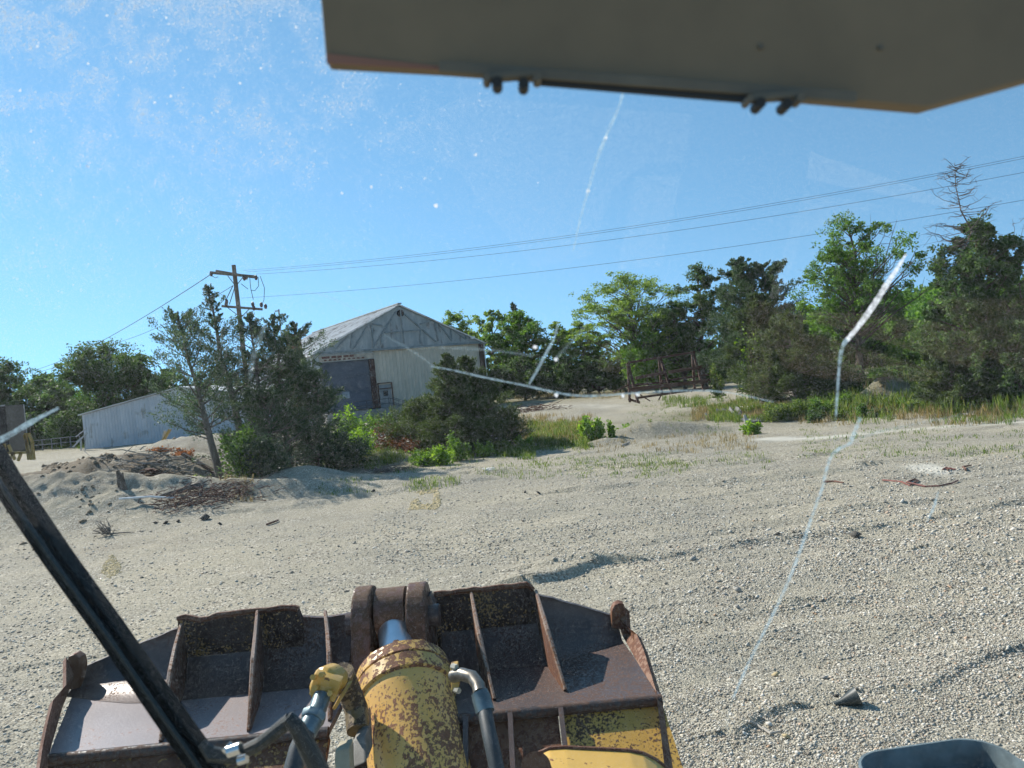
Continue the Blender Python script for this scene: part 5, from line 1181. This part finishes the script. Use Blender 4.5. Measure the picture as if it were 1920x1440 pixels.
# hose assembly left
teal = simple("hose_fitting", (.14, .20, .22), .40, metal=.5, vary=.3, scale=14)
hose_m = simple("hose_rubber", (.035, .045, .05), .55, vary=.3, scale=22, bumpd=.001)
yfit = rusty("fitting_yellow", (.62, .38, .08), (.12, .07, .03), .25, 7, 40, rough=.45)
HS = MB(); HS.tube([P(636, 1258, 3.30), P(630, 1268, 3.28), P(612, 1276, 3.22), P(604, 1292, 3.18), P(600, 1305, 3.15)], [.045, .060, .062, .055, .04], 16)
HS.box(P(612, 1285, 3.17), (.11, .06, .09), Matrix.Rotation(.4, 3, 'Y'))
hl = HS.build("hose_elbow", yfit, LD, smooth=True, bevel=.004)
m = MB(); m.tube([P(640, 1262, 3.32), P(652, 1290, 3.38), P(668, 1330, 3.38), P(672, 1370, 3.30)], [.055, .052, .052, .05], 14); m.build("hose_elbow_pipe", rusty("pipe_dirty", (.22, .15, .06), (.06, .04, .025), .5, 7, 40), hl, smooth=True)
m = MB(); m.tube([P(640, 1300, 3.30), P(645, 1303, 3.3)], .07, 12); m.build("flange", yfit, hl, smooth=True)
for a, b_ in ((590, 1270), (606, 1265), (622, 1300), (594, 1290)): m = MB(); q = P(a, b_, 3.13); m.tube([q, q + Vector((0, -.03, .012))], .012, 6); m.build("bolt", yfit, hl)
m = MB(); m.tube([P(604, 1304, 3.15), P(596, 1330, 3.1), P(588, 1345, 3.05)], [.036, .036, .036], 16); m.tube([P(590, 1338, 3.07), P(586, 1348, 3.05), P(584, 1352, 3.04)], [.05, .05, .045], 8); m.tube([P(586, 1350, 3.05), P(572, 1378, 3.0)], [.042, .042], 14)
o = m.build("hydraulic_hose", teal, LD, smooth=True, label="left hydraulic hose with teal crimp fittings")
m = MB(); m.tube([P(574, 1374, 3.0), P(560, 1405, 2.95), P(548, 1450, 2.9), P(545, 1520, 2.8)], .038, 16); m.build("hose", hose_m, o, smooth=True)
# right steel elbow and hose
m = MB(); m.tube([P(850, 1268, 3.34), P(866, 1264, 3.30), P(886, 1270, 3.26), P(897, 1285, 3.22), P(900, 1300, 3.18)], [.028, .028, .029, .029, .029], 14)
o2 = m.build("hydraulic_hose", simple("steel_elbow", (.20, .18, .15), .35, metal=.6, vary=.4, scale=20), LD, smooth=True, label="right hydraulic hose on a bent steel elbow")
m = MB(); m.prism([P(844, 1250, 3.36), P(858, 1248, 3.36), P(861, 1290, 3.32), P(846, 1296, 3.32)], (0, .06, 0)); m.build("port_block", yfit, o2, bevel=.005)
for a, b_ in ((848, 1249), (853, 1293)): m = MB(); q = P(a, b_, 3.33); m.tube([q, q + Vector((.02, -.02, .0))], .013, 6); m.build("bolt", simple("bolt_pale", (.45, .42, .34), .4), o2)
m = MB(); m.tube([P(899, 1298, 3.19), P(902, 1306, 3.18)], .037, 12); m.tube([P(902, 1306, 3.18), P(910, 1335, 3.14)], .040, 14); m.build("crimp", teal, o2, smooth=True)
m = MB(); m.tube([P(909, 1332, 3.14), P(916, 1370, 3.05), P(925, 1410, 2.98), P(940, 1480, 2.9)], .030, 14); m.build("hose", hose_m, o2, smooth=True)
# lift arm top at the lower right
ya = rusty("arm_yellow", (.70, .43, .10), (.16, .07, .03), .16, 6, 46, dirt=.12, rough=.4)
m = MB(); pts = [(985, 1470), (992, 1440), (1000, 1424), (1012, 1412), (1030, 1404), (1060, 1402), (1180, 1408), (1205, 1413), (1228, 1424), (1245, 1437), (1260, 1450), (1275, 1490)]
w3 = [P(a, b_, 2.55) for a, b_ in pts]; m.prism(w3, (0, -.25, -.03))
la = m.build("lift_arm", ya, LD, bevel=.006, label="top of the yellow lift arm at the lower right")
m = MB(); m.tube([P(1005, 1440, 2.28), P(1005, 1440, 2.24)], .045, 20); m.build("pin_cap", bk_rust, la, smooth=True)
m = MB(); m.tube([P(a, b_ , 2.55) for a, b_ in pts[1:-1]], .008, 6); m.build("edge_weld", bk_rust, la)
# grey tray at the lower right corner
tr = simple("tray_grey", (.13, .17, .18), .65, vary=.45, scale=16)
YT = 1.35
def rr(cx, cy, wx, wy, r, n=8):
    o = []
    for sx, sy, a0 in ((1, 1, 0), (-1, 1, 90), (-1, -1, 180), (1, -1, 270)):
        for q in range(n + 1): a = math.radians(a0 + 90 * q / n); o.append((cx + sx * (wx - r) + r * math.cos(a), cy + sy * (wy - r) + r * math.sin(a)))
    return o
zt_ = P(1760, 1400, YT).z; cxt = (PZ(1615, 1435, zt_).x + PZ(1905, 1400, zt_).x) / 2; wxt = (PZ(1898, 1400, zt_).x - PZ(1625, 1435, zt_).x) / 2
cyt = PZ(1790, 1388, zt_).y - .22
angt = math.radians(5)
def tr_p(a, b_, z): dx, dy = a - cxt, b_ - cyt; return Vector((cxt + dx * math.cos(angt) - dy * math.sin(angt), cyt + dx * math.sin(angt) + dy * math.cos(angt), z))
out_ = rr(cxt, cyt, wxt, .22, .06); inn = rr(cxt, cyt, wxt - .004, .216, .058)
m = MB(); n = len(out_)
vs = [tr_p(a, b_, zt_) for a, b_ in out_] + [tr_p(a, b_, zt_) for a, b_ in inn] + [tr_p(a, b_, zt_ - .045) for a, b_ in inn] + [tr_p(a, b_, zt_ - .05) for a, b_ in out_]
fs = []
for q in range(n):
    q2 = (q + 1) % n; fs += [(q, q2, n + q2, n + q), (n + q, n + q2, 2 * n + q2, 2 * n + q), (q2, q, 3 * n + q, 3 * n + q2)]
fs += [tuple(2 * n + q for q in range(n)), tuple(3 * n + q for q in reversed(range(n)))]
m.add(vs, fs); ty_ = m.build("tray", tr, LD, smooth=True, label="grey painted rimmed tray at the lower right corner")
for a, b_ in ((1856, 1414), (1678, 1437)): q = PZ(a, b_, zt_ - .045); m = MB(); m.tube([q, q + Vector((0, 0, .012))], [.0055, .0048], 6); m.build("bolt", rusty("bolt_rust", (.12, .05, .035), (.1, .04, .03)), ty_)
m = MB(); m.tube([(cxt, cyt, zt_ - .05), (cxt, cyt - .1, zt_ - .8)], .02, 8); m.build("bracket", tr, ty_)

# windshield: one clear pane; its cracks, dust and painted reflections are mesh pieces
YW = .70
wc = [P(-500, -420, YW), P(2420, -420, YW), P(2420, 1900, YW), P(-500, 1900, YW)]
gm_, nt, b = new_mat("clear_glass"); o_ = nt.nodes["Material Output"]; t_ = N(nt, 'BsdfTransparent'); t_.inputs[0].default_value = (1, 1, 1, 1); nt.nodes.remove(b); nt.links.new(t_.outputs[0], o_.inputs[0])
m = MB(); m.add([Vector((min(q.x for q in wc), YW, wc[0].z)), Vector((max(q.x for q in wc), YW, wc[0].z)), Vector((max(q.x for q in wc), YW, wc[2].z)), Vector((min(q.x for q in wc), YW, wc[2].z))], [(0, 1, 2, 3)])
WS = m.build("windshield", gm_, LD, label="cracked dusty windshield pane")
def film(name, col, alpha, trans=.6):
    if name in MATS: return MATS[name]
    m_, nt, b = new_mat(name); out = nt.nodes["Material Output"]; b.inputs['Base Color'].default_value = (*col, 1); b.inputs['Roughness'].default_value = .35
    tl = N(nt, 'BsdfTranslucent'); tl.inputs[0].default_value = (*col, 1); mx = N(nt, 'MixShader'); mx.inputs[0].default_value = trans
    tp = N(nt, 'BsdfTransparent'); m2 = N(nt, 'MixShader')
    nt.links.new(b.outputs[0], mx.inputs[1]); nt.links.new(tl.outputs[0], mx.inputs[2])
    n1 = noise(nt, coords(nt), 260, 3, .7); a = ramp(nt, n1, [(.3, (alpha * .25,) * 3), (.62, (min(1, alpha * 1.5),) * 3)])
    nt.links.new(a, m2.inputs[0]); nt.links.new(tp.outputs[0], m2.inputs[1]); nt.links.new(mx.outputs[0], m2.inputs[2]); nt.links.new(m2.outputs[0], out.inputs[0])
    MATS[name] = m_; return m_
cr_b = film("crack_bright", (.95, .97, 1.0), .9, .7); cr_m = film("crack_blue", (.55, .74, .84), .42, .6); cr_f = film("crack_faint", (.5, .64, .70), .15, .6)
def smooth_pts(pts, w, it=2):
    pts = [np.array(p, float) for p in pts]; w = list(w)
    for _ in range(it):
        o = [pts[0]]; ow = [w[0]]
        for i in range(len(pts) - 1): o += [pts[i] * .75 + pts[i + 1] * .25, pts[i] * .25 + pts[i + 1] * .75]; ow += [w[i] * .75 + w[i + 1] * .25, w[i] * .25 + w[i + 1] * .75]
        o.append(pts[-1]); ow.append(w[-1]); pts, w = o, ow
    return pts, w
crk = np.random.default_rng(21); zoff = [0]
def crack(pts, w, mat, it=2):
    if not hasattr(w, '__len__'): w = [w * .35] + [w] * (len(pts) - 2) + [w * .35]
    pts, w = smooth_pts(pts, w, it); vs = []; zoff[0] += 1; y = YW - .0015 - .0002 * zoff[0]; s_ = YW / F_PX
    P3 = [P(a, b_, y) for a, b_ in pts]; n = len(P3); th = .0012
    for i in range(n):
        d = P3[min(i + 1, n - 1)] - P3[max(i - 1, 0)]; d.y = 0; d.normalize(); nr = Vector((-d.z, 0, d.x)) * w[i] * s_ / 2 * (1 + .10 * crk.normal())
        vs += [P3[i] - nr, P3[i] + nr]
    m = MB(); m.add(vs, [(2 * i, 2 * i + 1, 2 * i + 3, 2 * i + 2) for i in range(n - 1)]); m.build("crack", mat, WS)
crack([(1168, 172), (1163, 195), (1150, 225), (1135, 258), (1118, 300), (1103, 358), (1090, 400), (1075, 470)], [6, 6, 6, 6, 6, 5, 4, 2], cr_m)
crack([(1699, 476), (1685, 500), (1660, 537), (1640, 570), (1615, 605), (1588, 638)], [3, 8, 10, 12, 10, 8], cr_b, 3)
crack([(1588, 636), (1578, 652), (1573, 690), (1570, 740), (1567, 780)], [8, 7, 6, 5, 4], cr_m); crack([(1567, 780), (1564, 850)], [4, 3], cr_f)
crack([(1613, 782), (1604, 808), (1593, 832)], [6, 8, 8], cr_m); crack([(1593, 832), (1560, 848), (1548, 885), (1542, 915)], [6, 6, 7, 6], cr_m)
crack([(1593, 832), (1640, 810), (1740, 790), (1830, 772)], [5, 5, 4, 2], cr_f)
crack([(1542, 915), (1525, 960), (1500, 1035), (1470, 1110), (1430, 1190), (1400, 1250), (1375, 1308)], [5, 6, 6, 6, 5, 5, 4], cr_m)
crack([(1375, 1308), (1362, 1350), (1366, 1380)], 5, cr_f); crack([(1759, 922), (1752, 950), (1738, 978)], 6, cr_m)
crack([(1046, 605), (1040, 635), (1025, 660), (1008, 693), (992, 720)], [2, 5, 6, 6, 4], cr_m)
crack([(808, 687), (850, 694), (900, 706), (950, 716), (990, 724), (1050, 738), (1090, 743), (1130, 742), (1200, 736), (1280, 732), (1350, 733), (1400, 742), (1450, 754)], [2, 3, 3, 3, 4, 4, 4, 4, 3, 3, 2, 2, 1], cr_m)
crack([(775, 654), (830, 651), (900, 655), (960, 661), (1000, 668)], [3, 6, 6, 5, 5], cr_f); crack([(720, 628), (780, 662), (812, 686)], 6, cr_f)
crack([(1042, 673), (1100, 610), (1130, 560)], [6, 4, 2], cr_f); crack([(540, 548), (580, 545), (640, 565), (700, 600)], 4, cr_f)
crack([(-20, 835), (20, 815), (60, 790), (110, 765)], [12, 11, 9, 5], cr_m); crack([(499, 606), (487, 635), (474, 668), (468, 712)], [5, 9, 10, 5], cr_f)
# dust on the pane: countless specks, denser to the upper left
def flecks(px, py, r, y, rng, k_):
    """small flat flecks on the pane, for dust and painted reflections"""
    n = len(px); c = np.array(CF)[None] + ((px - 960) / F_PX)[:, None] * np.array(CR)[None] + ((720 - py) / F_PX)[:, None] * np.array(CU)[None]
    c = c * (y / c[:, 1])[:, None] + np.array([0, 0, H]); r = np.broadcast_to(np.asarray(r), (n,))[:, None] * YW / F_PX
    a = np.arange(k_) * 2 * np.pi / k_ + rng.uniform(0, 6, (n, 1)); rr_ = r * rng.uniform(.7, 1.3, (n, k_)) * math.sqrt(math.pi / (k_ / 2 * math.sin(2 * math.pi / k_)))
    V = np.stack([c[:, 0:1] + np.cos(a) * rr_, np.repeat(c[:, 1:2], k_, 1), c[:, 2:3] + np.sin(a) * rr_], -1).reshape(-1, 3)
    return V, np.arange(k_ * n).reshape(-1, k_)
def fleck_mat(name, col):
    m_, nt, b = new_mat(name); out = nt.nodes["Material Output"]; b.inputs['Base Color'].default_value = (*col, 1); tl = N(nt, 'BsdfTranslucent'); tl.inputs[0].default_value = (*col, 1); mx = N(nt, 'MixShader'); mx.inputs[0].default_value = .7
    nt.links.new(b.outputs[0], mx.inputs[1]); nt.links.new(tl.outputs[0], mx.inputs[2]); nt.links.new(mx.outputs[0], out.inputs[0]); return m_
def specks():
    rng = np.random.default_rng(9); m_ = fleck_mat("dust_speck", (.86, .88, .90))
    def put(n, x0, x1, y0, y1, prob, r, k_, label):
        px = rng.uniform(x0, x1, n); py = rng.uniform(y0, y1, n); k = rng.random(n) < prob(px, py); px, py = px[k], py[k]
        V, Fq = flecks(px, py, r * rng.uniform(.7, 1.4, len(px)), YW - .0008, rng, k_); o = np_mesh("dust", V, Fq, m_, WS); o["kind"] = "stuff"; o["label"] = label
    area = 2100 * 1560
    put(int(area * .028 / .05), -90, 2010, -60, 1500, lambda x, y: np.clip(1.0 - .55 * np.clip((y - 900) / 300, 0, 1) + .5 * np.clip((700 - x) / 700, 0, 1), 0, 1.6) / 1.6, .127, 3, "thin even film of dust over the pane")
    def cloud(x, y):
        cl = vnoise(x / 38, y / 38) + .7 * vnoise(x / 15 + 9, y / 15) + .5 * vnoise(x / 130 + 4, y / 130)
        d = .9 * np.exp(-((x - 40) / 520) ** 2 - ((y + 20) / 300) ** 2) + .40 * np.exp(-((x - 500) / 280) ** 2 - ((y - 190) / 130) ** 2) + .5 * np.exp(-((x - 470) / 420) ** 2 - ((y + 30) / 70) ** 2) + .16 * np.exp(-((x - 100) / 500) ** 2 - ((y - 420) / 200) ** 2)
        return np.clip(d * np.clip(.42 + 1.05 * cl, .08, 2.0), 0, 1)
    put(int(1500 * 760 * .30 / .28), -90, 1400, -60, 700, cloud, .30, 3, "bright clouded dust at the upper left of the pane")
    put(26000, -90, 1500, -60, 620, lambda x, y: cloud(x, y) ** 1.3, .95, 5, "coarse bright dust flecks at the upper left of the pane")
    big = np.array([(200, 29), (312, 33), (555, 51), (70, 87), (38, 170), (58, 246), (165, 119), (450, 156), (320, 180), (489, 128), (641, 362), (696, 350), (290, 192), (245, 116), (892, 290), (1003, 651), (1042, 674), (1043, 741), (1195, 740), (1168, 742), (1135, 258), (1103, 358), (817, 386)], float)
    V, Fq = flecks(big[:, 0], big[:, 1], np.where(np.arange(len(big)) < 15, 2.2, 3.6), YW - .0009, rng, 9); o = np_mesh("dust", V, Fq, m_, WS); o["kind"] = "stuff"; o["label"] = "largest bright flecks on the pane"
specks()
def reflection_specks(name, polys, col, label, seed):  # paints glass reflections as specks on the pane
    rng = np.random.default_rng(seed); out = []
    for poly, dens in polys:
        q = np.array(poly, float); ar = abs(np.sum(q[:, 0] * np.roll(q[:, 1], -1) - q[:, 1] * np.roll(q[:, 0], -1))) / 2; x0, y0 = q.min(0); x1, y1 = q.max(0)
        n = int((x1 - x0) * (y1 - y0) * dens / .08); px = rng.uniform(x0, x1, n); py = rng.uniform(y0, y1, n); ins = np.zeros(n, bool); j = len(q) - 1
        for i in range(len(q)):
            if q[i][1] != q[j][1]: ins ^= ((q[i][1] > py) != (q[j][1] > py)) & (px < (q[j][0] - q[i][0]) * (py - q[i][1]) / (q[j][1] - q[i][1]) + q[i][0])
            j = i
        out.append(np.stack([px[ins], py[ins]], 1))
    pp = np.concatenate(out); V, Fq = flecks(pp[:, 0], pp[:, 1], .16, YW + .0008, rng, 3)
    o = np_mesh("dust", V, Fq, fleck_mat(name + "_reflection", col), WS); o["kind"] = "stuff"; o["label"] = label  # these specks are painted reflections, not dirt
reflection_specks("tan", [([(1510, 585), (1625, 588), (1740, 600), (1830, 625), (1850, 665), (1835, 692), (1780, 680), (1680, 648), (1590, 622), (1535, 606)], .042), ([(1500, 622), (1560, 634), (1650, 662), (1770, 700), (1740, 714), (1640, 716), (1540, 710), (1470, 690), (1450, 650)], .042), ([(1400, 570), (1470, 560), (1520, 600), (1500, 622), (1450, 650), (1440, 740), (1400, 740)], .03), ([(1740, 560), (1925, 560), (1925, 710), (1850, 665), (1800, 615)], .03), ([(1128, 640), (1162, 650), (1172, 700), (1120, 695)], .03)], (.60, .48, .33), "tan cab reflection painted as specks over the right of the pane", 31)  # cab reflection over the right trees, painted in tan specks
reflection_specks("pale", [([(1190, 332), (1278, 326), (1240, 500), (1158, 505)], .035), ([(870, 180), (1298, 215), (1282, 305), (1215, 305), (1150, 350), (1110, 480), (1000, 500), (905, 390), (860, 320), (700, 260)], .03), ([(1520, 285), (1700, 345), (1840, 402), (1690, 372), (1512, 335)], .05), ([(1505, 360), (1655, 386), (1500, 440), (1470, 560), (1440, 560)], .03)], (.9, .9, .88), "pale cab reflections painted as specks in front of the sky", 32)  # mirror and cab frame reflections in the sky, painted in pale specks
# wiper outside the pane
blk = simple("wiper_black", (.004, .005, .005), .6, scale=20); blk2 = simple("wiper_steel", (.007, .013, .012), .5, scale=20)
blk.node_tree.nodes["Principled BSDF"].inputs["Specular IOR Level"].default_value = .12
YX = .78
def strip(m, pts, w, th, off=0, Y=YX):
    P3 = [P(a, b_, Y) for a, b_ in pts]; s_ = Y / F_PX; vs = []; n = len(P3)
    for i in range(n):
        d = P3[min(i + 1, n - 1)] - P3[max(i - 1, 0)]; d.y = 0; d.normalize(); nr = Vector((-d.z, 0, d.x)); ww = (w[i] if hasattr(w, '__len__') else w) * s_ / 2
        c = P3[i] + nr * off * s_; vs += [c - nr * ww, c + nr * ww, c + nr * ww + Vector((0, th, 0)), c - nr * ww + Vector((0, th, 0))]
    m.add(vs, [(4 * i + a, 4 * i + 4 + a, 4 * i + 4 + (a + 1) % 4, 4 * i + (a + 1) % 4) for i in range(n - 1) for a in range(4)] + [(0, 1, 2, 3), (4 * n - 1, 4 * n - 2, 4 * n - 3, 4 * n - 4)])
ln = [(-60, 800), (0, 905), (100, 1052), (200, 1190), (300, 1335), (360, 1420), (420, 1510)]
m = MB(); strip(m, ln, [36, 38, 38, 38, 40, 42, 44], .02); WP = m.build("wiper", blk, LD, label="black wiper blade slanting across the lower left of the pane")
m = MB(); strip(m, ln, 5, .006, -4, YX - .012); m.build("spine", blk2, WP)
m = MB(); strip(m, [(80, 985), (170, 1115), (232, 1200)], 16, .012, -22, YX - .004); strip(m, [(232, 1190), (300, 1292), (352, 1360), (392, 1408)], 12, .012, -30, YX - .004); m.build("bow", blk, WP)
m = MB(); sx = YX / F_PX
m.tube([P(a, b_, YX - .012) for a, b_ in ((378, 1393), (396, 1414), (440, 1419), (490, 1393), (545, 1350))], [8 * sx, 15 * sx, 13 * sx, 12 * sx, 14 * sx], 10)
m.tube([P(a, b_, YX - .016) for a, b_ in ((538, 1345), (556, 1362), (580, 1408), (615, 1480))], [13 * sx, 15 * sx, 17 * sx, 20 * sx], 10); m.build("wiper_arm", blk2, WP)
m = MB(); q = P(441, 1407, YX - .03); m.tube([P(428, 1410, YX - .03), P(452, 1402, YX - .03)], .0060, 10); m.tube([P(447, 1427, YX - .03), P(463, 1422, YX - .03)], .0045, 10); m.tube([P(424, 1398, YX - .025), P(430, 1404, YX - .025)], .006, 8); m.build("nut", simple("bright_metal", (.8, .8, .78), .15, metal=1.0), WP, smooth=True)
# visor panel of the cab ceiling
vis = simple("visor_brown", (.20, .15, .09), .7, vary=.16, scale=9)
YV = .42
m = MB(); pts = [(598, -260), (601, 0), (611, 116), (830, 128), (1300, 163), (1740, 201), (1925, 150), (2500, -20), (2500, -260)]
m.prism([P(a, b_, YV) for a, b_ in pts], (0, .012, 0)); VS = m.build("visor", vis, LD, bevel=.0015, label="grey brown cab visor panel filling the top right")
m = MB(); m.prism([P(612, 100, YV - .0015), P(824, 124, YV - .0015), P(824, 130, YV - .0015), P(612, 118, YV - .0015)], (0, .001, 0)); m.build("edge_strip", simple("sunlit_edge_pink", (.26, .13, .09), .8, vary=.1), VS)  # sunlit front edge of the visor, put into the strip's pink colour
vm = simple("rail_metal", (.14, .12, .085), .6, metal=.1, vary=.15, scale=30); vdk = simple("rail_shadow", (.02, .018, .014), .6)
m = MB(); m.bar(P(824, 126, YV - .006), P(1604, 184, YV - .006), .0042, .006); m.build("rail", vm, VS, bevel=.0008)
m = MB(); m.bar(P(1010, 149, YV - .005), P(1400, 182, YV - .005), .0030, .006); m.build("rail", vdk, VS)  # dark strip paints the shadow line under the rail
def clamp(cx, cy):
    m = MB(); c = P(cx, cy, YV - .010); s_ = YV / F_PX
    m.box(c, (95 * s_, .006, 14 * s_), Matrix.Rotation(math.radians(1), 3, 'Y')); o = m.build("clamp", vm, VS, bevel=.0012)
    for dx, dy, r_ in ((-28, 10, 10), (22, 12, 10), (-48, 2, 7), (48, 0, 8)):
        m = MB(); q = P(cx + dx, cy + dy, YV - .016); m.tube([q, q + Vector((0, .010, 0))], r_ * s_, 10); m.build("screw", vdk if dx in (-28, 22) else vm, o, smooth=True)
clamp(960, 143); clamp(1455, 182)
for a, b_ in ((1427, 86), (1652, 88)):
    m = MB(); q = P(a, b_, YV - .0012); m.tube([q, q + Vector((0, .004, 0))], .0015, 10); m.build("screw", vm, VS, smooth=True)
